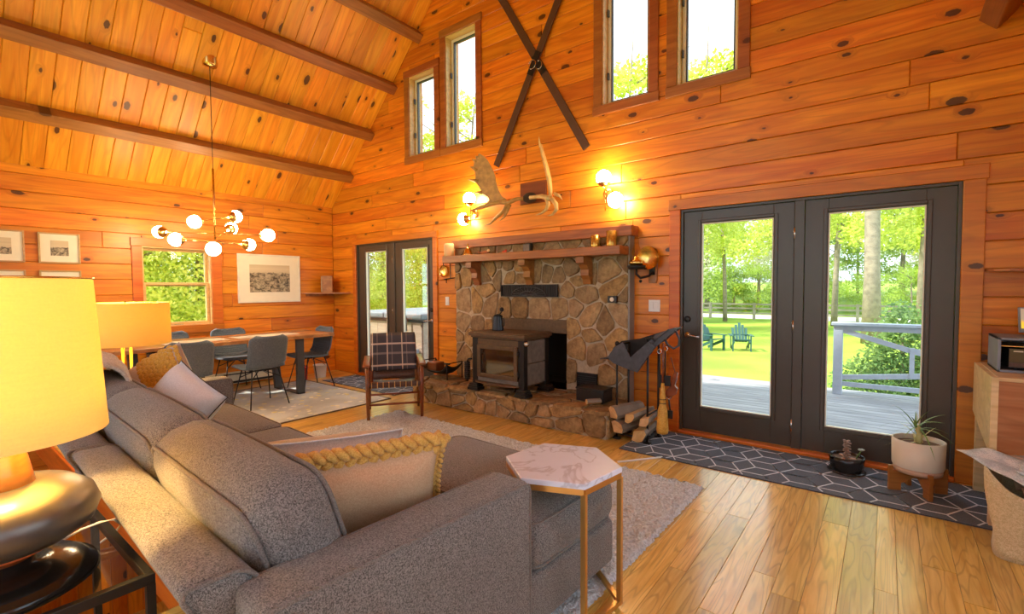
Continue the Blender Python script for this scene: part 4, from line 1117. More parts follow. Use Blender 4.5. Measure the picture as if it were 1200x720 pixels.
for a, da, b, db in pairs:
    pa, pb = chpos(*a, da), chpos(*b, db)
    for p in (pa, pb):
        hub = Vector((0, 0, (pa.z+pb.z)/2)); d = (p-hub).normalized()
        ar = MB().tube([hub, p-d*.07], .005, 8).build('arm', M['brass'], chd, True)
        Mq = T(*p) @ d.to_track_quat('Z', 'Y').to_matrix().to_4x4()
        MB().lathe([(.012, -.088), (.035, -.08), (.052, -.062), (.064, -.042), (.066, -.03)], 20, Mq, cap=False).build('cup', M['brass'], ar, True)
        MB().sphere(p, .072, 20, 12).build('globe', M['globe'], chd, True)
def sconce(p1, p2, stem_px, plate_px, label):
    yy = -.13; a, b = gy(*p1, yy), gy(*p2, yy); pl = gy(*plate_px, 0)
    t = thing('wall_sconce', label, 'wall lamp', (pl.x, 0, pl.z), 0, 'twin globe sconces either side of the antlers')
    L = lambda v: Vector(v)-Vector((pl.x, 0, pl.z))
    MB().lathe([(.055, 0), (.055, .012), (.045, .02)], 24, T(0, 0, 0) @ Rx(PI/2)).build('wall_plate', M['brass'], t, True)
    s0, s1 = gy(*stem_px[0], yy), gy(*stem_px[1], yy); mid = (s0+s1)/2
    MB().tube([L(s0), L(s1)], .006, 8).build('stem', M['brass'], t, True)
    MB().tube([(0, -.01, 0), L(Vector((mid.x, yy, pl.z)))], .008, 8).build('stem_arm', M['brass'], t, True)
    MB().tube([L(Vector((s0.x, yy, b.z))), L(b)], .006, 8).build('stem_arm', M['brass'], t, True)
    for p, dr_ in ((a, V(0, 0, 1)), (b, (b-Vector((s0.x, yy, b.z))).normalized())):
        MB().sphere(L(p), .077, 20, 12).build('globe', M['globe'], t, True)
        Mq = T(*L(p)) @ dr_.to_track_quat('Z', 'Y').to_matrix().to_4x4()
        MB().lathe([(.012, -.092), (.035, -.086), (.055, -.066), (.064, -.05)], 20, Mq, cap=False).build('cup', M['brass'], t, True)
sconce((550, 233), (543.5, 257), ((551.5, 238), (551.5, 265)), (557, 251), 'brass twin globe sconce on the wall between the far door and the antlers')
sconce((707.5, 208.5), (721, 234.5), ((708.5, 214), (709.5, 247)), (713, 227), 'brass twin globe sconce on the wall between the antlers and the double doors')
# ------------------------------------------------------------------ skis, antlers, wall things
def ski(p0, p1, yoff, label):
    p0, p1 = Vector(p0), Vector(p1); d = (p1-p0); L = 2.42; u = d.normalized(); mid = p0
    t = thing('ski', label, 'ski', (p0.x, yoff, p0.z), 0, 'crossed old skis on the gable')
    s = Vector((u.z, 0, -u.x)); n = 26; vs = []; fs = []
    for i in range(n+1):
        f = i/n; w = .043 if f < .9 else .043*math.sqrt(max(.02, 1-((f-.9)/.1)**2)); lift = -.10*max(0, (f-.86)/.14)**2; c = u*(L*f)
        for (a, b) in ((-1, 0), (1, 0), (1, -1), (-1, -1)): vs.append(c+s*(a*w)+Vector((0, b*.016+lift-.004, 0)))
    for i in range(n):
        for k in range(4): fs.append((i*4+k, i*4+(k+1) % 4, (i+1)*4+(k+1) % 4, (i+1)*4+k))
    fs += [(3, 2, 1, 0), tuple(n*4+k for k in range(4))]
    MB().add(vs, fs).build('blade', M['ski'], t)
    c = u*1.20
    b = MB(); b.beam(c-u*.13+V(0, -.026, 0), c+u*.13+V(0, -.026, 0), .075, .012, (0, 1, 0)); b.build('binding_plate', M['iron'], t)
    rg = MB(); q = c+u*(-.02)+V(0, -.045, 0)
    rg.tube([q+s*(.045*math.cos(a*PI/8))+u*(.05*math.sin(a*PI/8)) for a in range(16)], .004, 6, True); rg.build('binding_ring', M['chrome'], t, True)
ski((4.868, 0, 2.86), (3.735, 0, 4.81), -.004, 'dark brown old wooden ski leaning left, lower of the crossed pair')
ski((3.640, 0, 2.86), (4.538, 0, 4.514), -.024, 'dark brown old wooden ski leaning right, upper of the crossed pair')

an = thing('moose_antlers', 'moose antlers mounted on a dark wooden plaque above the mantel', 'antlers', gy(626, 226, 0))
ao = Vector(an.location); LA = lambda v: Vector(v)-ao
pq = [gy(*p, 0) for p in ((611, 241), (641, 236), (641, 211), (611, 216))]
MB().prism([(LA(p).x, LA(p).z) for p in pq], .025, T(0, -.001, 0), .004).build('plaque', M['plaque'], an)
MB().sphere(LA(gy(621, 232, -.07)), .075, 14, 10, (1.25, .8, .8)).build('skull_cap', M['fur'], an, True)
def px_poly(pts, fy):
    """outline traced in the picture, laid on the sloping plane y = fy(x)"""
    out = []
    for p in pts:
        y = fy(p[0], p[1]); out.append(LA(gy(p[0], p[1], y)))
    return out
O = (540, 160); S = 6.546
cv = lambda L: [(O[0]+a/S, O[1]+b/S) for a, b in L]
palmL = cv([(345, 478), (318, 462), (296, 425), (275, 370), (262, 300), (240, 245), (205, 180), (175, 150), (142, 132), (138, 155), (112, 150), (118, 180), (85, 175), (104, 205), (98, 238), (66, 232), (108, 270), (116, 305), (112, 335), (55, 330), (112, 352), (140, 385), (158, 425), (105, 428), (165, 440), (205, 462), (222, 490), (205, 512), (150, 535), (66, 570), (75, 574), (160, 556), (225, 535), (290, 520), (345, 522)])
fyL = lambda x, y: -.10-.0042*max(0, 611-x)
from mathutils.geometry import tessellate_polygon
def plate(pts3, th, name, mat, parent, nrm):
    tri = tessellate_polygon([pts3]); n = len(pts3); nr = Vector(nrm).normalized()*th/2
    vs = [p+nr for p in pts3]+[p-nr for p in pts3]; fs = [tuple(t) for t in tri]+[tuple(i+n for i in t[::-1]) for t in tri]
    fs += [(i, n+i, n+(i+1) % n, (i+1) % n) for i in range(n)]
    return MB().add(vs, fs).build(name, mat, parent)
pl_ = plate(px_poly(palmL, fyL), .022, 'left_palm', M['antler'], an, (.35, -.9, .1))
bm_ = bmesh.new(); bm_.from_mesh(pl_.data); bmesh.ops.recalc_face_normals(bm_, faces=bm_.faces); bm_.to_mesh(pl_.data); bm_.free()
def tine(pts, rad, name, mat, fy):
    P_ = [LA(gy(O[0]+a/S, O[1]+b/S, fy(O[0]+a/S, 0))) for a, b in pts]; return MB().tube(P_, rad, 8).build(name, mat, an, True)
tine([(480, 478), (440, 478), (395, 495), (360, 510), (320, 495)], [.020, .022, .026, .03, .03], 'left_beam', M['antler'], fyL)
tine([(365, 505), (330, 570), (270, 625), (225, 670), (180, 686)], [.026, .024, .018, .012, .003], 'brow_tine', M['antler'], fyL)
tine([(375, 520), (350, 580), (330, 620), (295, 650)], [.024, .02, .014, .003], 'brow_tine', M['antler'], fyL)
tine([(300, 500), (220, 520), (150, 545), (66, 573)], [.024, .018, .012, .003], 'long_tine', M['antler'], fyL)
for pts_ in ([(120, 200), (104, 190), (85, 174)], [(125, 262), (98, 240), (64, 231)], [(135, 345), (100, 336), (52, 329)], [(165, 430), (135, 429), (100, 427)], [(140, 170), (138, 150), (141, 130)]): tine(pts_, [.022, .014, .003], 'palm_point', M['antler'], fyL)
fyR = lambda x, y: -.14-.006*max(0, x-630)
tine([(530, 470), (570, 465), (620, 460), (655, 470), (690, 478)], [.022, .022, .026, .03, .03], 'right_beam', M['antler2'], fyR)
tine([(660, 480), (672, 520), (655, 560), (620, 590), (575, 606)], [.026, .024, .018, .012, .003], 'brow_tine', M['antler2'], fyR)
tine([(700, 480), (730, 520), (735, 560), (705, 600), (660, 612)], [.026, .024, .02, .014, .003], 'brow_tine', M['antler2'], fyR)
tine([(720, 440), (755, 455), (778, 485)], [.02, .014, .003], 'rear_tine', M['antler2'], fyR)
# right palm stands edge-on: a blade running towards the room
ctr = [LA(gy(O[0]+a/S, O[1]+b/S, -.26)) for a, b in ((690, 470), (690, 400), (680, 320), (662, 240), (640, 160), (612, 60))]
wid = [.05, .10, .17, .17, .14, .03]; dirv = (CAM-gy(645, 200, -.26)); dirv.z = 0; dirv = (Rz(math.radians(-9)) @ dirv).normalized(); nr = Vector((-dirv.y, dirv.x, 0))*.014
vs = []
for c, w_ in zip(ctr, wid): vs += [c-dirv*w_*.35+nr, c+dirv*w_+nr, c+dirv*w_-nr, c-dirv*w_*.35-nr]
fs = [(i*4+k, i*4+(k+1) % 4, i*4+4+(k+1) % 4, i*4+4+k) for i in range(len(ctr)-1) for k in range(4)]+[(3, 2, 1, 0), tuple(len(vs)-4+k for k in range(4))]
MB().add(vs, fs).build('right_palm', M['antler2'], an, bevel=.006)
for i in (2, 3, 4):
    for k in (0, 1):
        c = ctr[i].lerp(ctr[min(i+1, 5)], k*.5)+dirv*wid[i]; MB().tube([c, c+dirv*.05+V(0, 0, .04), c+dirv*.07+V(0, 0, .09)], [.014, .01, .002], 6).build('palm_point', M['antler2'], an, True)

# framed pictures
def picture(x0, x1, z0, z1, fw, mw, frame_mat, art, label, tilt=0.):
    """on the left wall; x0,x1 are y positions"""
    t = thing('framed_photo', label, 'picture', (0, (x0+x1)/2, (z0+z1)/2)); w, h = (x1-x0)/2, (z1-z0)/2
    part(ring(MB(), -w, w, -h, h, fw, -.028, -.002), 'frame', frame_mat, t, B_EAVE, bevel=.002)
    part(MB().box(-w+fw*.8, w-fw*.8, -.016, -.004, -h+fw*.8, h-fw*.8), 'mat_board', M['mat'], t, B_EAVE)
    mx, mz = mw if isinstance(mw, tuple) else (mw, mw)
    part(MB().box(-w+mx, w-mx, -.0185, -.0155, -h+mz, h-mz), 'photo_print', art, t, B_EAVE)
    return t
light_frame = wood('oak_frame', (.66, .44, .2), (.5, .3, .11), vary=.05, knots=0)
picture(-1.53, -.60, 1.185, 1.905, .022, (.165, .155), plain('white_frame', (.86, .80, .68), .5), picture_mat('old_log_landscape', 2.3, .70, 9), 'large white framed sepia landscape beside the dining window')
picture(-3.585, -3.235, 1.69, 2.03, .016, (.10, .085), light_frame, picture_mat('hill_print', 7.1, .55, 5), 'small framed black and white hillside print with wide mat, upper row by the window')
picture(-4.05, -3.69, 1.69, 2.035, .016, (.10, .085), light_frame, picture_mat('cloud_print', 11.4, .42, 5), 'small framed black and white print of clouds over a field, upper row')
picture(-3.585, -3.235, 1.21, 1.61, .016, (.09, .085), light_frame, picture_mat('shore_print', 15.4, .5, 6), 'small framed print directly below the hillside print, half hidden by lamp')
picture(-4.05, -3.69, 1.21, 1.61, .016, (.09, .085), light_frame, picture_mat('trees_print', 19.4, .6, 6), 'small framed print directly below the cloud print, half hidden by lamp')
picture(-3.98, -3.62, -.36, -.05, .016, (.09, .085), M['iron'], picture_mat('stair_print', 23.4, .6, 6), 'small black framed print hung low on the stairwell wall')
picture(-3.56, -3.30, -.36, -.05, .016, (.07, .07), light_frame, picture_mat('stair_print_b', 27.4, .5, 6), 'small oak framed print hung low on the stairwell wall')
# corner shelf with speaker
cs = thing('corner_shelf', 'small wooden corner shelf holding a speaker by the far door', 'shelf', (0, 0, 1.325))
MB().prism(ccw([(.0, -.58), (.0, .0), (.50, .0), (.46, -.10), (.10, -.46)]), .02, T(0, 0, -.02) @ Mz, .003).build('shelf_board', M['mantel'], cs)
MB().box(.0, .02, -.5, -.02, -.06, -.02).build('cleat', M['mantel'], cs)
sp = thing('bookshelf_speaker', 'small wooden speaker with pale grille on the corner shelf', 'speaker', (.17, -.22, 1.325), math.radians(-38))
MB().box(-.09, .09, -.07, .09, .0, .27).build('cabinet', M['mantel'], sp, bevel=.004)
MB().box(-.08, .08, -.085, -.07, .012, .258).build('grille', fabric('speaker_grille', (.34, .27, .16), (.5, .42, .28)), sp, bevel=.003)
# switches
def switch(px, py, n, label):
    p = gy(px, py, 0); t = thing('light_switch', label, 'switch', (p.x, -.001, p.z))
    MB().box(-.035-.023*(n-1), .035+.023*(n-1), -.007, 0, -.058, .058).build('wall_plate', M['white'], t, bevel=.003)
    for k in range(n): cx = (k-(n-1)/2)*.046; MB().box(cx-.016, cx+.016, -.011, -.006, -.033, .033).build('rocker', M['white'], t, bevel=.002)
switch(767, 358.5, 2, 'white double light switch beside the double doors')
switch(524.5, 353, 1, 'white single light switch beside the far door')
# oil lamp wall bracket
p = gy(757, 312, 0)
ol = thing('oil_lamp_sconce', 'antique oil lamp with brass reflector on an iron bracket beside the mantel', 'wall lamp', (p.x, -.001, p.z))
MB().prism(ccw([(-.035+.075, -.17), (.075+.035, -.17), (.12, -.14), (.12, .14), (.105, .17), (.045, .17), (.035, .14), (.035, -.14)]), .02, None, .004).build('backboard', M['mantel'], ol)
MB().lathe([(.0, .0), (.06, .006), (.105, .024), (.112, .03)], 28, T(.055, -.06, .075) @ Rx(PI/2) , cap=False).build('reflector', M['brass'], ol, True)
br = MB(); br.tube([(.08, -.02, -.06), (.06, -.07, -.10), (.0, -.13, -.12), (-.03, -.16, -.08), (-.03, -.16, -.03)], .012, 8); br.tube([(.08, -.02, -.02), (.03, -.08, -.03), (-.02, -.14, -.03)], .008, 8)
br.lathe([(.07, -.035), (.085, -.02), (.09, .0), (.08, .0)], 16, T(-.03, -.16, 0)); br.sphere((0, -.13, -.15), .016, 8, 6); br.box(.05, .10, -.035, -.018, -.09, .02)
br.build('iron_bracket', M['iron'], ol, True)
MB().lathe([(.05, -.0), (.075, .02), (.07, .045), (.03, .065), (.028, .085)], 20, T(-.03, -.16, 0)).build('font', M['brass'], ol, True)
MB().lathe([(.03, .085), (.045, .12), (.04, .15), (.024, .20), (.022, .27)], 20, T(-.03, -.16, 0), cap=False).build('chimney', M['brassglass'], ol, True)
# small brass candle sconce and iron hook left of the surround
p = gy(520, 318, -.02)
bs_ = thing('brass_wall_plate', 'small round brass plate hanging from an iron hook beside the far door', 'ornament', (p.x, -.001, p.z))
MB().lathe([(.0, .004), (.06, .0), (.078, .012), (.08, .02)], 24, T(.0, -.004, .0) @ Rx(PI/2), cap=False).build('plate', M['brass'], bs_, True)
MB().tube([(0, -.008, .20), (0, -.03, .16), (0, -.02, .07)], .006, 6).build('hook', M['iron'], bs_, True)
hk = MB(); hk.tube([(.12, -.015, .20), (.12, -.015, -.10)], .006, 6); hk.tube([(.0, -.015, -.11), (.22, -.015, -.09)], .006, 6); hk.tube([(.08, -.015, .19), (.16, -.015, .19)], .014, 6); hk.tube([(.05, -.02, -.10), (.05, -.02, -.16)], .006, 6)
hk.build('iron_hanger', M['iron'], bs_, True)

# things on the mantel
zt = 1.785
def on_mantel(px, py): return gy(px, py, -.20)
p = on_mantel(527, 296); c = thing('candle_jar', 'pale rounded pillar candle at the left end of the mantel', 'candle', (p.x, -.21, zt))
MB().lathe([(.055, 0), (.065, .01), (.067, .08), (.066, .15), (.055, .165), (.0, .162)], 24).build('wax_body', M['wax'], c, True); MB().tube([(0, 0, .16), (.002, 0, .178)], .002, 5).build('wick', M['iron'], c)
p = on_mantel(549, 296); c = thing('brass_ornament', 'little triangular brass ornament on the mantel next to the pale candle', 'ornament', (p.x, -.21, zt))
MB().lathe([(.062, 0), (.058, .02), (.038, .07), (.02, .10), (.0, .105)], 20).build('cone_body', M['brass'], c, True); MB().tube([(0, 0, .10), (0, 0, .145)], [.008, .012], 8).build('knob', M['brass'], c, True)
p = on_mantel(568, 296); c = thing('carved_ornament', 'small carved dark ornament lying low on the mantel', 'ornament', (p.x, -.20, zt))
MB().sphere((0, 0, .025), .025, 14, 10, (3.0, 1, 1)).build('body', M['mantel'], c, True); MB().sphere((.06, 0, .045), .018, 10, 8).build('head', M['wax'], c, True); MB().tube([(-.06, 0, .03), (-.14, 0, .04)], [.012, .002], 8).build('tail', M['mantel'], c, True)
p = on_mantel(591, 295); c = thing('red_trinket', 'tiny red-orange trinket on the middle of the mantel', 'trinket', (p.x, -.20, zt))
MB().sphere((0, 0, .018), .018, 12, 8, (1.8, 1, 1)).build('body', plain('coral_red', (.7, .12, .05), .5), c, True); MB().sphere((.022, 0, .034), .012, 10, 8).build('head', M['redp'], c, True)
p = on_mantel(618, 294); c = thing('mantel_box', 'small dark square box standing on the mantel', 'box', (p.x, -.19, zt))
MB().box(-.05, .05, -.03, .03, 0, .095).build('case', M['iron'], c, bevel=.006); MB().box(-.04, .04, -.033, -.028, .012, .083).build('face', M['soap'], c); MB().tube([(-.045, 0, .095), (-.045, 0, .115), (.045, 0, .115), (.045, 0, .095)], .003, 6).build('handle', M['chrome'], c)
for px, h, r_, lab in ((697.5, .125, .045, 'shorter textured gold glass candle holder on the mantel'), (716.5, .155, .052, 'taller textured gold glass candle holder at the right end of the mantel')):
    p = on_mantel(px, 290); c = thing('candle_holder', lab, 'candle holder', (p.x, -.20, zt), 0, 'gold candle holders on the mantel')
    MB().lathe([(r_*.96, 0), (r_, .006), (r_*.98, h), (r_*.9, h), (r_*.88, .02), (.001, .02)], 24, cap=False).build('glass_body', M['candle'], c, True)
    MB().lathe([(r_*.85, .022), (r_*.85, h*.55), (.001, h*.55)], 20, cap=False).build('candle', M['wax'], c, True)

# ------------------------------------------------------------------ hearth side things
lb = thing('log_box', 'low black metal box on the right end of the hearth', 'box', (5.13, -.33, .262))
MB().box(-.15, .15, -.10, .10, 0, .115).build('body', M['iron'], lb, bevel=.008); MB().box(-.155, .155, -.105, .105, .115, .135).build('lid', M['iron'], lb, bevel=.006)
def log(name, label, loc, L, r, rot, group=None, parent=None):
    t = thing(name, label, 'firewood', loc, 0, group); t.rotation_euler = rot
    rnd = random.Random(int(L*1000+r*777)); n = 7; angs = [0, .5, 1.05, 1.55, 2.1, 2.7, 4.4]
    pr = [(r*(1 if i < 6 else .55)*rnd.uniform(.85, 1.1)*math.cos(a), r*rnd.uniform(.8, 1.05)*math.sin(a) if i < 6 else -.45*r) for i, a in enumerate(angs)]
    vs = [(x, y, z) for x in (-L/2, L/2) for y, z in pr]
    side = [(i, (i+1) % n, n+(i+1) % n, n+i) for i in range(n)]
    MB().add(vs, side[:5]).build('bark', M['bark'], t); MB().add(vs, side[5:]+[tuple(range(n))[::-1], tuple(range(n, 2*n))]).build('split_face', M['log'], t)
    return t
log('kindling_log', 'small pale split log lying on the hearth edge', (5.24, -.55, .30), .14, .035, (.3, 0, .9))
# wood rack at the right of the hearth
WR = (5.625, -.42, 0)
wr = thing('firewood_rack', 'black iron firewood stand with upright posts beside the stone hearth', 'rack', WR)
for x in (-.145, .145):
    zt_ = .86 if x < 0 else .92
    for y in (-.13, .12):
        MB().tube([(x, y, .02), (x, y, zt_)], .010, 8).build('post', M['iron'], wr, True)
        MB().box(x-.03, x+.03, y-.02, y+.02, 0, .02).build('foot', M['iron'], wr)
    for z, r_ in ((zt_, .010), (.05, .010), (.26, .007)): MB().tube([(x, -.13, z), (x, .12, z)], r_, 8).build('side_bar', M['iron'], wr, True)
for y in (-.13, .12): MB().tube([(-.145, y, .05), (.145, y, .05)], .010, 8).build('base_bar', M['iron'], wr, True)
MB().tube([(.145, -.13, .92), (.20, -.18, .95), (.24, -.22, .93)], .008, 8).build('tool_hook', M['iron'], wr, True)
for x, z in ((-.145, .875), (.145, .935)): MB().sphere((x, -.13, z), .02, 10, 8).build('finial', M['iron'], wr, True)
GF = 'split firewood in the iron stand'
for (dx, dz, L, r_, a, lab) in ((-.085, .115, .38, .080, 1.42, 'split log at the bottom left of the iron firewood stand'), (.075, .11, .40, .078, 1.66, 'split log at the bottom right of the iron firewood stand'),
                            (-.095, .235, .38, .075, 1.25, 'upper split log across the left of the iron firewood stand'), (.02, .245, .40, .060, 1.5, 'upper split log in the middle of the iron firewood stand'), (.11, .225, .36, .055, 1.7, 'upper split log across the right of the iron firewood stand')):
    log('split_log', lab, (WR[0]+dx, WR[1]-.03, dz), L, r_, (.9 if dx < 0 else 2.6, 0, a), GF)
# black canvas log carrier slung over the rack
OB, SB = (700, 370), 4.8
bag = [gy(OB[0]+a/SB, OB[1]+b/SB, WR[1]) for a, b in ((60, 235), (90, 180), (140, 140), (240, 130), (330, 100), (430, 70), (400, 120), (320, 175), (250, 260), (225, 320), (150, 290), (90, 265))]
cr_ = thing('log_carrier', 'black leather log carrier slung open across the top of the firewood stand', 'bag', (WR[0], WR[1], .86))
LB = lambda p: Vector(p)-Vector((WR[0], WR[1], .86))
prof = [gy(OB[0]+a/SB, OB[1]+b/SB, WR[1]) for a, b in ((62, 232), (100, 255), (160, 292), (226, 318), (262, 262), (310, 185), (370, 125), (438, 72))]
def bagfn(u, v):
    f = u*(len(prof)-1); k = min(int(f), len(prof)-2); p = LB(prof[k].lerp(prof[k+1], f-k))
    sag = math.sin(PI*min(1, u*1.25)) if u < .8 else 0
    return (p.x, (v-.5)*.34, p.z+.05*(2*v-1)**2*sag+.05*sag*(abs(2*v-1)))
sheet(bagfn, 28, 10, 'sling', M['leather'], cr_, .010)
def bag_panel(name, pts, y, mat, t=.012):
    q = [LB(gy(OB[0]+a/SB, OB[1]+b/SB, WR[1]+y)) for a, b in pts]
    MB().prism(ccw([(p.x, p.z) for p in q]), t, T(0, y, 0)).build(name, mat, cr_)
    return q
bag_panel('back_panel', ((92, 182), (140, 142), (240, 130), (330, 102), (425, 72), (330, 175), (228, 312), (150, 285), (95, 262)), .15, M['soot_shade'])  # near-black colour stands in for the shade inside the open carrier
bag_panel('front_panel', ((60, 236), (98, 178), (145, 150), (188, 236), (290, 146), (328, 176), (262, 262), (228, 320), (150, 292), (92, 266)), -.17, M['leather'])
bag_panel('flap', ((290, 146), (335, 104), (436, 68), (440, 84), (372, 142), (328, 178)), -.15, M['leather'])
st_ = [LB(gy(OB[0]+a/SB, OB[1]+b/SB, WR[1]-.12)) for a, b in ((435, 75), (460, 130), (458, 170), (430, 186), (395, 165), (380, 135))]
MB().tube(st_, .010, 8).build('strap_handle', M['leather'], cr_, True)
# hanging hearth tools
def px_at(a, b, y): return gy(OB[0]+a/SB, OB[1]+b/SB, y)
yb = -.60
hb_ = px_at(368, 380, yb); bb = px_at(366, 662, yb)
bm = thing('hearth_broom', 'yellow straw hearth broom hanging from the firewood stand', 'broom', (hb_.x, yb, bb.z))
H = hb_.z-bb.z
MB().lathe([(.045, 0), (.050, .03), (.040, H*.45), (.022, H*.62), (.026, H*.7), (.018, H*.86), (.012, H)], 16).build('straw_head', M['straw'], bm, True)
for f in (.60, .68): MB().tube([(.026*math.cos(a*PI/8), .026*math.sin(a*PI/8), H*f) for a in range(16)], .004, 6, True).build('binding', M['bleather'], bm, True)
MB().tube([(0, 0, H), (0, 0, H+.34)], .009, 8).build('handle', M['leg'], bm, True)
o_ = px_at(425, 460, yb+.05)
pd = thing('wooden_paddle', 'brown paddle-shaped board hanging behind the straw broom', 'paddle', (o_.x, yb+.06, o_.z))
q = [px_at(a, b, yb+.06) for a, b in ((388, 440), (395, 415), (415, 395), (425, 350), (440, 315), (455, 320), (450, 360), (440, 390), (455, 410), (445, 440), (425, 455), (400, 460))]
MB().prism(ccw([(p.x-o_.x, p.z-o_.z) for p in q]), .03, None, .004).build('paddle_board', M['leg'], pd)
MB().tube([(q[4].x-o_.x, -.015, q[4].z-o_.z), (q[4].x-o_.x-.03, -.03, q[4].z-o_.z+.12)], .004, 6).build('cord', M['bleather'], pd)
def tool(a0, b0, a1, b1, name, label, cat, y, head):
    p0, p1 = px_at(a0, b0, y), px_at(a1, b1, y); t = thing(name, label, cat, (p1.x, y, p1.z)); d = p0-p1
    MB().tube([(0, 0, 0), d], .007, 8).build('shaft', M['iron'], t, True)
    MB().tube([d+V(.02*math.cos(a*PI/6), 0, .02+.02*math.sin(a*PI/6)) for a in range(12)], .004, 6, True).build('ring', M['chrome'], t, True)
    head.build('head', M['iron'] if cat != 'strap' else M['bleather'], t, bevel=.003)
tool(350, 215, 352, 380, 'hearth_poker', 'thin black iron poker hanging at the firewood stand', 'fire tool', -.57, MB().box(-.012, .012, -.008, .008, -.04, .03))
tool(382, 200, 380, 355, 'hearth_shovel', 'small iron hearth shovel with flat grey blade hanging by the broom', 'fire tool', -.58, MB().box(-.05, .05, -.012, .0, -.06, .03))
tool(402, 470, 410, 540, 'ash_scoop', 'small pale metal scoop hanging low beside the broom', 'fire tool', -.56, MB().box(-.022, .022, -.012, .004, -.06, .01))
# left end of hearth: iron cradle with a wood block
lc = thing('log_cradle', 'low curved black iron log cradle at the left end of the hearth', 'rack', (2.98, -.36, .265))
def crf(u, v): return (-.24+.48*v, -.14+.28*u, .045+.10*(2*v-1)**4+.05*(2*u-1)**2)
sheet(crf, 6, 12, 'trough', M['iron'], lc, .012)
for s in (-1, 1): MB().tube([(.24*s, -.13, .0), (.24*s, -.13, .20), (.24*s, .13, .20), (.24*s, .13, .0)], .008, 8).build('end_frame', M['iron'], lc, True)
for s in (-1, 1): MB().tube([(.24*s-.04, -.13, .20), (.24*s+.04, -.13, .20)], .012, 8).build('grip', M['iron'], lc, True)
wb = tag(MB().rbox(.17, .15, .13, .012, 0, 3).build('wood_block', M['leg'], None, True), 'reddish wooden block in the iron cradle by the hearth', 'block'); wb.location = (2.88, -.36, .385)

# ------------------------------------------------------------------ rugs
def clipseg(a, b, x0, x1, y0, y1):
    t0, t1 = 0., 1.; dx, dy = b[0]-a[0], b[1]-a[1]
    for p, q in ((-dx, a[0]-x0), (dx, x1-a[0]), (-dy, a[1]-y0), (dy, y1-a[1])):
        if abs(p) < 1e-9:
            if q < 0: return None
        else:
            r_ = q/p
            if p < 0: t0 = max(t0, r_)
            else: t1 = min(t1, r_)
    if t0 >= t1: return None
    return (a[0]+dx*t0, a[1]+dy*t0), (a[0]+dx*t1, a[1]+dy*t1)
def runner(x0, x1, y0, y1, name, label):
    cx, cy = (x0+x1)/2, (y0+y1)/2; t = thing(name, label, 'rug', (cx, cy, 0)); w, h = (x1-x0)/2, (y1-y0)/2
    MB().box(-w, w, -h, h, 0, .008).build('rug_body', M['rugdark'], t)
    mb = MB(); R_ = .165; s3 = math.sqrt(3); ex = 1.0; segs = set()
    for i in range(-14, 15):
        for j in range(-8, 9):
            c = (1.5*R_*i*ex, s3*R_*(j+(.5 if i % 2 else 0)))
            v = [(c[0]+R_*ex*math.cos(k*PI/3), c[1]+R_*math.sin(k*PI/3)) for k in range(6)]
            for k in range(6):
                a, b = v[k], v[(k+1) % 6]; key = tuple(sorted(((round(a[0], 3), round(a[1], 3)), (round(b[0], 3), round(b[1], 3))))); segs.add(key)
            for k in (0, 2, 4): segs.add(tuple(sorted(((round(c[0], 3), round(c[1], 3)), (round(v[k][0], 3), round(v[k][1], 3))))))
    for a, b in sorted(segs):
        q = clipseg(a, b, -w+.012, w-.012, -h+.012, h-.012)
        if q: mb.beam((*q[0], .0083), (*q[1], .0083), .009, .003)
    mb.build('line_pattern', M['rugline'], t)
runner(5.62, 8.15, -.80, -.075, 'runner_rug', 'charcoal runner rug with white diamond lines along the double doors')
runner(.72, 2.42, -.66, -.09, 'runner_rug', 'charcoal rug with white diamond lines in front of the far door')
gr = thing('dining_rug', 'pale grey rug with yellow and cream spots under the dining table', 'rug', (1.5, -2.1, 0))
MB().box(-1.03, 1.02, -1.34, 1.30, 0, .007).build('rug_field', M['spotrug'], gr)
eb = MB()
for q in (((1.02, -1.34), (1.02, 1.30)), ((-1.03, 1.30), (1.02, 1.30)), ((-1.03, -1.34), (-1.03, 1.30)), ((-1.03, -1.34), (1.02, -1.34))): eb.beam((*q[0], .005), (*q[1], .005), .02, .01)
eb.build('dark_binding', plain('rug_binding', (.13, .09, .06), .9), gr)
sx0, sx1, sy0, sy1 = 3.08, 6.42, -3.55, -1.16
nx, ny = 190, 140; rnd = random.Random(3); vs = []; fs = []
for i in range(nx+1):
    for j in range(ny+1):
        ed = (i in (0, nx) or j in (0, ny))
        vs.append((sx0+(sx1-sx0)*i/nx+rnd.uniform(-.007, .007)-4.75, sy0+(sy1-sy0)*j/ny+rnd.uniform(-.007, .007)+2.35, .002 if ed else .016+rnd.uniform(-.009, .012)))
for i in range(nx):
    for j in range(ny): a = i*(ny+1)+j; fs.append((a, a+ny+1, a+ny+2, a+1))
sg = MB().add(vs, fs).build('shag_rug', M['shag'], None, True); sg.location = (4.75, -2.35, .001); sg.rotation_euler = (0, 0, math.radians(-1.0))
tag(sg, 'thick pale grey shag rug in front of the sofa', 'rug')
fs_ = tag(MB().tube([gz(724, 541.5, .006), gz(745, 539.5, .006), gz(776, 536, .006)], .008, 6).build('flat_ribbon', M['white'], None, True), 'short pale ribbon lying on the floor at the corner of the shag rug', 'ribbon')

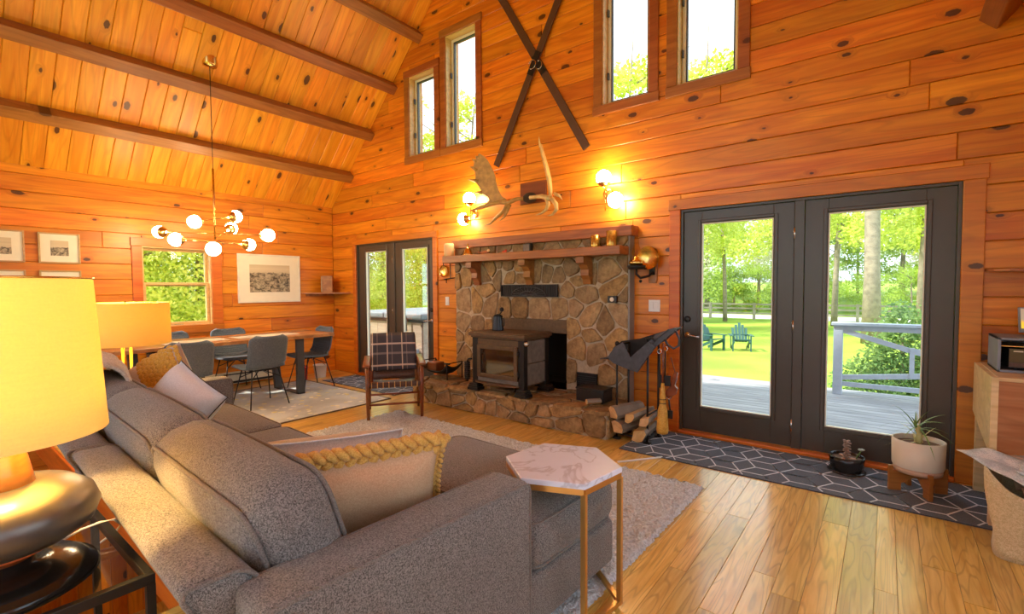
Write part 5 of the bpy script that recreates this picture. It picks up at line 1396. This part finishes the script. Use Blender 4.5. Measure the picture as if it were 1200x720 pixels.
# ------------------------------------------------------------------ plants, cabinet, bag by the doors
pp = thing('plant_pot', 'cream cylinder pot with spiky plant on a wooden stand by the doors', 'potted plant', (7.585, -.40, .145))
PR = .138
MB().lathe([(PR*.93, 0), (PR*.96, .035)], 40).build('clay_band', M['pottan'], pp, True)
MB().lathe([(PR*.97, .035), (PR, .045), (PR*1.02, .215), (PR*.94, .215), (PR*.93, .18)], 40, cap=False).build('pot_body', M['pot'], pp, True)
MB().lathe([(.001, .188), (PR*.94, .182)], 32, cap=False).build('soil', M['soil'], pp)
rnd = random.Random(11)
MB().tube([(0, 0, .18), (.005, .0, .25), (-.01, 0, .31)], [.02, .016, .012], 8).build('stem', M['leafy'], pp, True)
for k in range(34):
    a = rnd.uniform(0, 2*PI); L = rnd.uniform(.14, .26); up = rnd.uniform(.1, 1.0); dry = rnd.random() < .35
    base = V(-.008+rnd.uniform(-.01, .01), rnd.uniform(-.01, .01), rnd.uniform(.24, .31)) if not dry else V(rnd.uniform(-.02, .02), rnd.uniform(-.02, .02), .2)
    d = V(math.cos(a), math.sin(a), 0); vs = []; n = 6
    for i in range(n+1):
        f = i/n; p = base+d*(L*f*(.75-.25*up+.2*f))+V(0, 0, L*(up*f-(.75 if not dry else .45)*f*f*(1.2-up))); w_ = .007*(1-f)**.7; s = V(-d.y, d.x, 0)*w_
        vs += [p-s, p+s+V(0, 0, .001)]
    MB().add(vs, [(i*2, i*2+1, i*2+3, i*2+2) for i in range(n)]).build('leaf_blade', M['leafy'] if dry else M['leaf'], pp, True)
ps = thing('plant_stand', 'orange-brown arched wooden stand under the cream pot', 'plant stand', (7.585, -.40, .0085), math.radians(22))
for k in range(2):
    n = 10; R0 = .165; arch = [(-.095+.19*i/n, .075*math.sin(PI*i/n)**.6+.0) for i in range(n+1)]
    poly = [(-R0, 0)]+arch+[(R0, 0), (R0, .165)]+[(.142, .165), (.142, .135), (-.142, .135), (-.142, .165), (-R0, .165)]
    vs = []; top_pts = []
    mb = MB(); nn = len(arch)
    # build as strips: legs + arch web
    mb.box(-R0, -.095, -.011, .011, 0, .135); mb.box(.095, R0, -.011, .011, 0, .135)
    mb.box(-R0, -.143, -.011, .011, .135, .165); mb.box(.143, R0, -.011, .011, .135, .165)
    for (xa, za), (xb, zb) in zip(arch, arch[1:]):
        za2, zb2 = max(za, .03)+.02, max(zb, .03)+.02
        mb.add([(x, y, z) for y in (-.011, .011) for (x, z) in ((xa, za2), (xb, zb2), (xb, .135), (xa, .135))], [(0, 1, 2, 3), (7, 6, 5, 4), (0, 4, 5, 1), (1, 5, 6, 2), (2, 6, 7, 3), (3, 7, 4, 0)])
    mb.build('cross_board', M['stand'], ps, M=Rz(k*PI/2))
sp_ = thing('succulent_pot', 'small glossy dark pot with a reddish succulent on the rug', 'potted plant', (7.19, -.26, .0095))
MB().lathe([(.115, 0), (.122, .008), (.115, .014)], 32).build('saucer', M['potdark'], sp_, True)
n = 32; vs = []; prof = [(.088, .012), (.105, .04), (.108, .08), (.112, .118), (.104, .118), (.10, .09)]
MB().lathe(prof, 32, cap=False).build('pot_body', M['potdark'], sp_, True); MB().lathe([(.001, .098), (.101, .094)], 24, cap=False).build('soil', M['soil'], sp_)
sk = MB().tube([(0, 0, .09), (.004, 0, .16), (.0, 0, .23)], [.011, .010, .007], 8).build('stem', M['succ'], sp_, True)
for k in range(26):
    z = .105+k*.005; a = k*2.4; MB().sphere((.017*math.cos(a), .017*math.sin(a), z), .010, 8, 6, (1.1, 1.1, .7)).build('fleshy_leaf', M['succ'], sk, True)
s2 = MB().tube([(.05, .02, .09), (.075, .03, .14), (.085, .03, .165)], .004, 6).build('stem', M['leaf'], sp_, True)
for k in range(5): MB().sphere((.085+.012*math.cos(k*1.26), .03+.012*math.sin(k*1.26), .168), .011, 8, 6, (1, 1, .6)).build('fleshy_leaf', plain('grey_leaf_%d' % k, (.42, .44, .36), .6), s2, True)
for k in range(14):
    a = k*2.1; r_ = .02+.06*((k*37) % 10)/10; MB().sphere((r_*math.cos(a), r_*math.sin(a), .099), .012, 6, 5, (1.3, 1, .6)).build('pebble', M['pottan'], sp_)
cb = thing('media_cabinet', 'pale wood cabinet with brown front on tall legs beside the double doors', 'cabinet', (8.17, -.42, 0))
hx0, hx1, hy0, hy1 = -.295, .30, -.345, .34
sd = [(hy0, .42), (hy1, .535), (hy1, .865), (hy0, .865)]
MB().prism(sd, .03, T(hx0+.03, 0, 0) @ basis((0, 1, 0), (1, 0, 0), (0, 0, 1)), 0).build('side_panel', M['cab'], cb)
MB().prism(sd, .03, T(hx1, 0, 0) @ basis((0, 1, 0), (1, 0, 0), (0, 0, 1)), 0).build('side_panel', M['cab'], cb)
MB().box(hx0+.025, hx1-.025, hy0-.0, hy1, .845, .868).build('top_board', M['cab'], cb, bevel=.003)
MB().box(hx0+.02, hx1-.03, hy0+.005, hy0+.03, .42, .845).build('drawer_front', M['cabf'], cb, bevel=.004)
MB().box(hx0+.03, hx1-.03, hy0+.03, hy1-.01, .52, .54).build('bottom_board', M['cab'], cb)
for x in (hx0+.035, hx1-.035):
    for y in (hy0+.045, hy1-.05): MB().box(x-.026, x+.026, y-.026, y+.026, 0, .55).build('leg', M['cab'], cb, bevel=.004)
MB().box(hx0+.02, hx1-.03, hy1-.05, hy1-.03, .10, .52).build('rear_panel', M['cabf'], cb)
ab = thing('amplifier_shelf', 'dark grey open box shelf on the pale cabinet around the amplifier', 'shelf', (8.19, -.37, .869))
w_, d_, h_ = .265, .17, .205
for nm, q in (('panel_side', (-w_, -w_+.014, -d_, d_, 0, h_)), ('panel_side', (w_-.014, w_, -d_, d_, 0, h_)), ('panel_top', (-w_, w_, -d_, d_, h_-.014, h_)), ('panel_bottom', (-w_, w_, -d_, d_, 0, .014)), ('panel_back', (-w_, w_, d_-.01, d_, 0, h_))): MB().box(*q).build(nm, M['greyp'], ab, bevel=.002)
am = thing('amplifier', 'black stereo amplifier with round knob inside the grey box shelf', 'amplifier', (8.165, -.40, .884))
MB().box(-.19, .19, -.12, .14, .012, .125).build('case', M['blackp'], am, bevel=.003); MB().box(-.19, .19, -.125, -.118, .045, .125).build('face_plate', plain('amp_gold_face', (.10, .07, .03), .3, .6), am)
MB().box(-.19, .19, -.127, -.118, .02, .042).build('lower_strip', M['bleather'], am); MB().box(-.23, .22, -.13, .14, .138, .142).build('top_plate', M['gold'], am)
MB().lathe([(.022, 0), (.020, .022), (.017, .024)], 24, T(-.085, -.125, .085) @ Rx(PI/2)).build('volume_knob', M['iron'], am, True)
for k in range(5): MB().lathe([(.005, 0), (.005, .008)], 10, T(-.02+k*.03, -.125, .062) @ Rx(PI/2)).build('button', M['chrome'], am, True)
MB().box(-.172, -.132, -.1265, -.124, .108, .114).build('badge', M['mat'], am)
for x in (-.15, .15): MB().lathe([(.018, 0), (.018, .013)], 12, T(x, -.05, 0)).build('foot', M['iron'], am)
ds = thing('smart_display', 'small display screen with a yellow picture standing on the grey box shelf', 'display', (8.16, -.38, 1.075))
MB().lathe([(.05, 0), (.04, .02), (.035, .04)], 20, T(.02, .02, 0)).build('base', M['iron'], ds, True)
MB().box(-.13, .17, -.01, .006, .0, .16).build('bezel', M['greyp'], ds, bevel=.004, M=T(0, -.02, .022) @ Rx(-.35)); MB().box(-.12, .16, -.013, -.0095, .024, .15).build('screen', M['screen'], ds, M=T(0, -.02, .022) @ Rx(-.35))
p = gy(1176, 316, -.08); wsf = thing('wall_shelf', 'narrow live-edge wooden shelf on an iron bracket above the cabinet', 'shelf', (8.22, 0, p.z-.012))
MB().prism(ccw([(-.30, 0), (.26, 0), (.26, -.15), (0, -.135), (-.2, -.15), (-.27, -.10)]), .018, T(0, 0, .0) @ Mz, .003).build('shelf_board', M['cabf'], wsf)
MB().tube([(-.06, -.004, -.09), (-.06, -.02, -.06), (-.06, -.09, -.02)], .009, 8).build('bracket', M['iron'], wsf, True)
# felt bag with newspapers
nb = thing('felt_bag', 'tan felt storage bag stuffed with papers on the floor by the cabinet', 'bag', (8.10, -1.06, 0), math.radians(-8))
def bagwall(n=40, m=8):
    vs = []; fs = []
    for i in range(m+1):
        z = .40*i/m
        for k in range(n):
            a = k*2*PI/n; ca, sa = math.cos(a), math.sin(a); e_ = .45
            x = abs(ca)**e_*(1 if ca > 0 else -1)*(.24+.03*i/m); y = abs(sa)**e_*(1 if sa > 0 else -1)*(.15+.02*i/m)
            zz = z*(1+.10*abs(ca)**3-.16*abs(sa)**3) if i else 0
            vs.append((x+.012*math.sin(z*14+a*2), y+.012*math.sin(a*3+z*9), zz))
    for i in range(m):
        for k in range(n): fs.append((i*n+k, i*n+(k+1) % n, (i+1)*n+(k+1) % n, (i+1)*n+k))
    fs.append(tuple(range(n))[::-1]); return MB().add(vs, fs)
o = bagwall().build('bag_body', M['felt'], nb, True); m = o.modifiers.new('t', 'SOLIDIFY'); m.thickness = .008; m.offset = -1
for s in (-1,): MB().tube([(.02, s*.185, .23), (.03, s*.19, .33), (.08, s*.17, .42), (.16, s*.17, .42), (.20, s*.19, .33), (.21, s*.185, .23)], .009, 6).build('strap', M['felt'], nb, True)
def crumple(name, label, cx, cy, z, w, h, rz, tilt, mat, amp):
    rnd = random.Random(int(cx*100+z*1000)); ph = [rnd.uniform(0, 6) for _ in range(4)]
    o = sheet(lambda u, v: ((u-.5)*w, (v-.5)*h, amp*(math.sin(u*7+ph[0])*math.sin(v*5+ph[1])+.6*math.sin(u*13+v*9+ph[2]))), 16, 12, name, mat, None, .004)
    o.location = (cx, cy, z); o.rotation_euler = (tilt[0], tilt[1], rz); tag(o, label, 'newspaper', 'newspapers in the felt bag'); return o
crumple('newspaper', 'folded newspaper sheet sticking out over the rim of the felt bag', 8.02, -1.02, .432, .40, .50, .5, (.09, .02), M['paper'], .012)
crumple('newspaper', 'second newspaper lying under the sticking-out sheet in the felt bag', 8.12, -1.06, .425, .34, .26, -.3, (.1, .12), M['paper'], .02)
crumple('brown_paper', 'crumpled brown packing paper inside the felt bag', 8.12, -1.08, .36, .36, .20, .1, (.2, 0), plain('kraft_paper', (.34, .20, .11), .8), .035)
for k in range(2):
    o = MB().tube([(0, 0, 0), (.16, 0, .0)], .012, 8).build('rolled_paper', M['paper'], None, True); o.location = (7.97+.03*k, -1.16+.03*k, .475+.006*k); o.rotation_euler = (0, -.12, .75+.15*k)
    tag(o, 'tightly rolled paper tube lying on the newspapers in the bag', 'paper', 'rolled papers on the felt bag')

# ------------------------------------------------------------------ outside
GZ = -1.0
lw = tag(MB().add([(-70, .3, GZ), (70, .3, GZ), (70, 34, GZ), (-70, 34, GZ), (-70, -40, GZ), (-.5, -40, GZ), (-.5, .3, GZ), (-.5, BACKY-.25, GZ), (9, BACKY-.25, GZ), (9, -40, GZ), (70, BACKY-.25, GZ), (70, -40, GZ)], [(0, 1, 2, 3), (4, 5, 6, 0), (7, 8, 9, 5), (9, 8, 10, 11)]).build('lawn', M['lawn']), kind='structure')
tag(MB().box(-80, 80, 34, 39, GZ-.05, GZ+.02).build('road', M['road']), kind='structure')
tag(MB().add([(-90, 39, GZ), (90, 39, GZ), (90, 75, GZ+3), (-90, 75, GZ+3)], [(0, 1, 2, 3)]).build('far_meadow', M['lawn']), kind='structure')
dk = tag(MB().box(-3.2, 11, .25, 3.95, -.30, -.17).build('deck', M['deck']), kind='structure')
y = .27; k = 0
while y < 3.9:
    b = MB().box(-3.2, 11, -.066, .066, -.03, 0).build('deck_board', M['deck'], dk, bevel=.004); b.location = (0, y+.068, -.135+.0); y += .142
for x in (-3, -.2, 2.6, 5.4, 8.2, 10.8): MB().box(x-.06, x+.06, 3.7, 3.82, GZ-.2, -.30).build('deck_post', M['deck'], dk)
rl = thing('deck_railing', 'grey painted deck railing with crossed slanting bars outside the double doors', 'railing', (6.88, 3.55, -.135))
def rb(name, a, b, w_=.07, h_=.045): MB().beam((a[0], 0, a[1]), (b[0], 0, b[1]), h_, w_, (0, 1, 0) if False else (0, 0, 1)).build(name, M['rail'], rl)
for x in (0, 1.95, 3.9): MB().box(x-.055, x+.055, -.045, .045, 0, .97).build('post', M['rail'], rl, bevel=.006)
MB().box(-.08, 4.1, -.085, .085, .97, 1.01).build('cap_rail', M['rail'], rl, bevel=.006); MB().box(0, 4, -.03, .03, .90, .965).build('top_rail', M['rail'], rl)
for k in range(2):
    o = 1.95*k
    MB().box(o, o+1.95, -.025, .025, .12, .18).build('bottom_rail', M['rail'], rl)
    for qi, (nm, a, b) in enumerate((('slat_bar', (o+.05, .90), (o+.80, .66)), ('slat_bar', (o+.80, .66), (o+1.9, .60)), ('slat_bar', (o+.80, .66), (o+1.9, .40)), ('slat_bar', (o+.05, .24), (o+.80, .33)), ('slat_bar', (o+.80, .33), (o+1.9, .47)), ('slat_bar', (o+.80, .70), (o+.80, .30)))):
        MB().beam((a[0], 0, a[1]), (b[0], 0, b[1]), (.034+.004*qi) if qi < 5 else .066, .065 if qi < 5 else .05, (0, 0, 1)).build(nm, M['rail'], rl)
# hot tub by the far door
ht_ = thing('hot_tub', 'wood-panelled hot tub with grey padded cover on the deck', 'hot tub', (-.35, 2.35, -.135))
for k in range(8):
    x = -1.05+k*.2626
    for yy in (-1.0, 1.0): MB().box(x, x+.257, yy-.02, yy+.02, .05, .88).build('side_plank', M['tub'], ht_)
for k in range(8):
    y = -1.0+k*.25
    for xx in (-1.05, 1.05): MB().box(xx-.02, xx+.02, y, y+.245, .05, .88).build('side_plank', M['tub'], ht_)
MB().box(-1.02, 1.02, -.97, .97, .0, .86).build('shell', M['tubcover'], ht_)
MB().rbox(2.22, 2.12, .05, .02, 0, 3).build('rim', M['iron'], ht_, True, M=T(0, 0, .91))
MB().rbox(1.10, 2.16, .12, .03, .02, 4).build('cover', M['tubcover'], ht_, True, M=T(-.555, 0, .995)); MB().rbox(1.10, 2.16, .12, .03, .02, 4).build('cover', M['tubcover'], ht_, True, M=T(.555, 0, .995))
for x in (-.7, .7): MB().tube([(x, -1.085, 1.0), (x, -1.10, .86), (x, -1.09, .72)], .02, 6).build('cover_strap', M['iron'], ht_, True)
for k in range(2): MB().box(.35, 1.0, -1.5+.22*k, -1.26+.22*k, 0, .20+.20*k).build('step', M['deck'], ht_, bevel=.01)
for x in (-.45, .2): MB().lathe([(.05, 0), (.05, .012)], 16, T(x, -1.02, .55) @ Rx(PI/2)).build('jet_cap', M['steel'], ht_)
# adirondack chairs
def adirondack(loc, rz, label):
    t = thing('adirondack_chair', label, 'chair', loc, rz, 'green lawn chairs')
    for k in range(5):
        y = -.20+k*.10; h = 1.0-.08*abs(k-2)**1.3
        MB().beam((-.22, y, .30), (-.50, y*1.15, h), .09, .02, (1, 0, 0)).build('back_slat', M['adir'], t)
    for k in range(5): MB().box(-.22+k*.11, -.125+k*.11, -.27, .27, .335+.022*k, .355+.022*k).build('seat_slat', M['adir'], t)
    for s in (-1, 1):
        MB().box(-.38, .36, s*.34-.06, s*.34+.06, .56, .585).build('arm_rest', M['adir'], t); MB().box(.24, .33, s*.30-.02, s*.30+.02, 0, .56).build('leg', M['adir'], t)
        MB().beam((.32, s*.26, .38), (-.45, s*.26, .05), .03, .10, (0, 0, 1)).build('leg', M['adir'], t); MB().beam((-.33, s*.31, .57), (-.28, s*.31, .05), .03, .07, (1, 0, 0)).build('leg', M['adir'], t)
    MB().box(-.36, -.32, -.33, .33, .53, .58).build('back_brace', M['adir'], t)
p = gz(834, 410, GZ); adirondack((p.x, p.y, GZ), math.radians(-30), 'dark green slatted lawn chair turned sideways on the grass')
p = gz(868, 411, GZ); adirondack((p.x, p.y, GZ), math.radians(-70), 'dark green slatted lawn chair facing the house on the grass')
# post and rail fence
fn = thing('rail_fence', 'grey post and rail fence along the far side of the lawn', 'fence', (0, 33, GZ))
for k in range(13): MB().box(-18+k*3-.08, -18+k*3+.08, -.08, .08, 0, 1.2).build('post', M['fencew'], fn)
for k in range(12):
    for z in (.45, .8, 1.1): MB().box(-18+k*3, -15+k*3, -.03, .03, z-.06, z+.06).build('rail', M['fencew'], fn)
# trees
def leaves(n, lumps, size, seed):
    rnd = random.Random(seed); vs = []; fs = []
    tot = sum(l[3]**2 for l in lumps)
    for (lx, ly, lz, lr, sq) in lumps:
        for _ in range(int(n*lr*lr/tot)):
            a, b = rnd.uniform(0, 2*PI), math.acos(rnd.uniform(-1, 1)); r_ = lr*rnd.uniform(.45, 1.05)
            c = V(lx+r_*math.sin(b)*math.cos(a), ly+r_*math.sin(b)*math.sin(a), lz+r_*sq*math.cos(b))
            u = V(rnd.gauss(0, 1), rnd.gauss(0, 1), rnd.gauss(0, .7)).normalized(); w_ = u.orthogonal().normalized(); w_ = (w_*math.cos(a)+u.cross(w_)*math.sin(a)); s = size*rnd.uniform(.5, 1.2)
            i = len(vs); vs += [c-u*s, c+w_*s*.55, c+u*s, c-w_*s*.55]; fs.append((i, i+1, i+2, i+3))
    return MB().add(vs, fs)
def trunk(h, r, seed, branches=6, lean=.1):
    rnd = random.Random(seed); mb = MB(); pts = [V(lean*f*f*h*.3+rnd.uniform(-.05, .05)*f, rnd.uniform(-.1, .1)*f, h*f) for f in (0, .2, .4, .6, .8, 1)]
    mb.tube(pts, [r*1.25, r, r*.85, r*.65, r*.4, r*.12], 10)
    for k in range(branches):
        f = rnd.uniform(.35, .9); p = V(lean*f*f*h*.3, 0, h*f); a = rnd.uniform(0, 2*PI); L = h*rnd.uniform(.15, .32)
        mb.tube([p, p+V(math.cos(a)*L*.6, math.sin(a)*L*.6, L*.35), p+V(math.cos(a)*L, math.sin(a)*L, L*.75)], [r*.35, r*.2, r*.04], 6)
    return mb
LB_ = lambda R_, z0, z1, k, seed: (lambda rnd: [(rnd.uniform(-R_, R_)*.7, rnd.uniform(-R_, R_)*.7, rnd.uniform(z0, z1), R_*rnd.uniform(.3, .62), rnd.uniform(.5, .8)) for _ in range(k)])(random.Random(seed))
protos = {}
def tree(kind, loc, rz, scale, label, group):
    if kind not in protos:
        if kind == 'tall': m1 = trunk(15, .26, 1, 12).mesh('trunk', M['bark'], True); m2 = leaves(9000, LB_(4.2, 4.5, 14.5, 26, 2), .17, 3).mesh('foliage', M['fol'])
        elif kind == 'round': m1 = trunk(9, .18, 4, 10).mesh('trunk', M['bark'], True); m2 = leaves(9000, LB_(3.6, 1.6, 9, 22, 5), .15, 6).mesh('foliage', M['fol2'])
        elif kind == 'slim': m1 = trunk(14, .13, 7, 9, .25).mesh('trunk', M['bark'], True); m2 = leaves(4500, LB_(2.6, 3.5, 13, 18, 8), .14, 9).mesh('foliage', M['fol'])
        elif kind == 'bloom': m1 = trunk(7, .14, 10, 10).mesh('trunk', M['bark'], True); m2 = leaves(6000, LB_(2.8, 2.0, 6.5, 16, 11), .12, 12).mesh('foliage', M['fol3'])
        else: m1 = trunk(7, .12, 13, 8).mesh('trunk', M['bark'], True); m2 = leaves(34000, LB_(3.0, .6, 7, 30, 14), .058, 15).mesh('foliage', M['fol'])
        protos[kind] = (m1, m2)
    t = thing('broadleaf_tree', label, 'tree', loc, rz, group); t.scale = (scale,)*3
    for nm, me in zip(('trunk', 'foliage'), protos[kind]):
        o = bpy.data.objects.new(nm, me); COL.objects.link(o); o.parent = t
    return t
GL = 'trees beyond the lawn'
rnd = random.Random(21)
names = dict(tall='tall yellow-green tree beyond the lawn fence', round='round dark green tree beyond the lawn fence', slim='slender spring tree beyond the lawn fence', bloom='cream flowering tree beyond the lawn fence')
onlawn = {'tall': 'tall yellow-green tree standing on the lawn', 'bloom': 'cream flowering tree standing on the lawn', 'slim': 'slender leaning tree standing on the lawn'}
for k in range(34):
    x = -38+k*2.2+rnd.uniform(-1, 1); yy = rnd.uniform(41, 58); kd = ('tall', 'round', 'slim', 'round', 'bloom', 'slim')[k % 6]
    tree(kd, (x, yy, GZ+max(0, (yy-39)/12)), rnd.uniform(0, 6), rnd.uniform(.8, 1.15), names[kd], GL)
for (x, yy, kd, s) in ((-9.5, 26, 'tall', .9), (-4.0, 27, 'bloom', 1.0), (-1.2, 30, 'slim', .95), (-13.5, 17.5, 'slim', 1.15), (-17.5, 17, 'slim', 1.2), (-3.4, 18.5, 'slim', 1.1), (-.6, 22, 'slim', 1.15), (8.6, 24, 'slim', 1.0), (10.4, 28, 'slim', 1.0), (5.0, 29.5, 'slim', 1.1)):
    tree(kd, (x, yy, GZ), rnd.uniform(0, 6), s, onlawn[kd], 'trees on the lawn')
for k in range(22):
    yy = 40.2+rnd.uniform(0, 2.5)
    tree('round', (-30+k*2.6+rnd.uniform(-.6, .6), yy, GZ-.2), rnd.uniform(0, 6), rnd.uniform(.36, .5), 'low rounded green shrub along the far edge of the road', 'shrubs along the road')
# the big bare trunk seen through the right-hand door
p = gz(1023, 379, GZ)
bt = thing('old_tree', 'old tree with a thick straight grey trunk standing on the lawn behind the bush', 'tree', (6.95, 20., GZ))
MB().tube([(0, 0, 0), (-.02, 0, 3), (-.08, 0, 7), (-.2, 0, 12), (-.3, 0, 16)], [.36, .27, .25, .2, .08], 16).build('trunk', M['bark'], bt, True)
leaves(4000, LB_(4.0, 8.5, 15, 16, 31), .17, 33).build('foliage', M['fol'], bt)
# evergreen bush behind the railing
eb = thing('evergreen_bush', 'dense rounded evergreen bush growing behind the deck railing', 'shrub', (7.65, 6.2, GZ))
lum = [(0, 0, .75, .80, 1.), (.05, 0, 1.35, .58, 1.1), (-.45, .1, .55, .62, .9), (.55, 0, .6, .66, .9), (0, 0, 1.75, .34, 1.2)]
leaves(9000, lum, .045, 41).build('foliage', M['bush'], eb); MB().tube([(0, 0, 0), (0, 0, 1.5)], [.06, .02], 8).build('trunk', M['bark'], eb)
# hedge trees close to the far door and the dining window
for k, (x, yy, s, kd) in enumerate(((-7.6, 9.0, .9, 'near'), (-11.5, 9.6, 1.0, 'near'), (-5.2, 12.2, .95, 'near'), (-13.2, 6.8, 1.05, 'near'), (-8.5, 14.5, 1.15, 'near'), (-10.5, 13.5, 1.2, 'near'))):
    tree(kd, (x, yy, GZ), k*1.3, s, 'bushy bright green tree just beyond the hot tub deck', 'trees beyond the hot tub')
for k, (x, yy, s) in enumerate(((-6.0, -1.6, .95), (-7.6, .6, 1.1), (-9.5, -.9, 1.2), (-8.8, 2.2, 1.1))):
    tree('near', (x, yy, GZ), 2+k*1.1, s, 'bushy bright green tree right outside the dining window', 'trees outside the dining window')
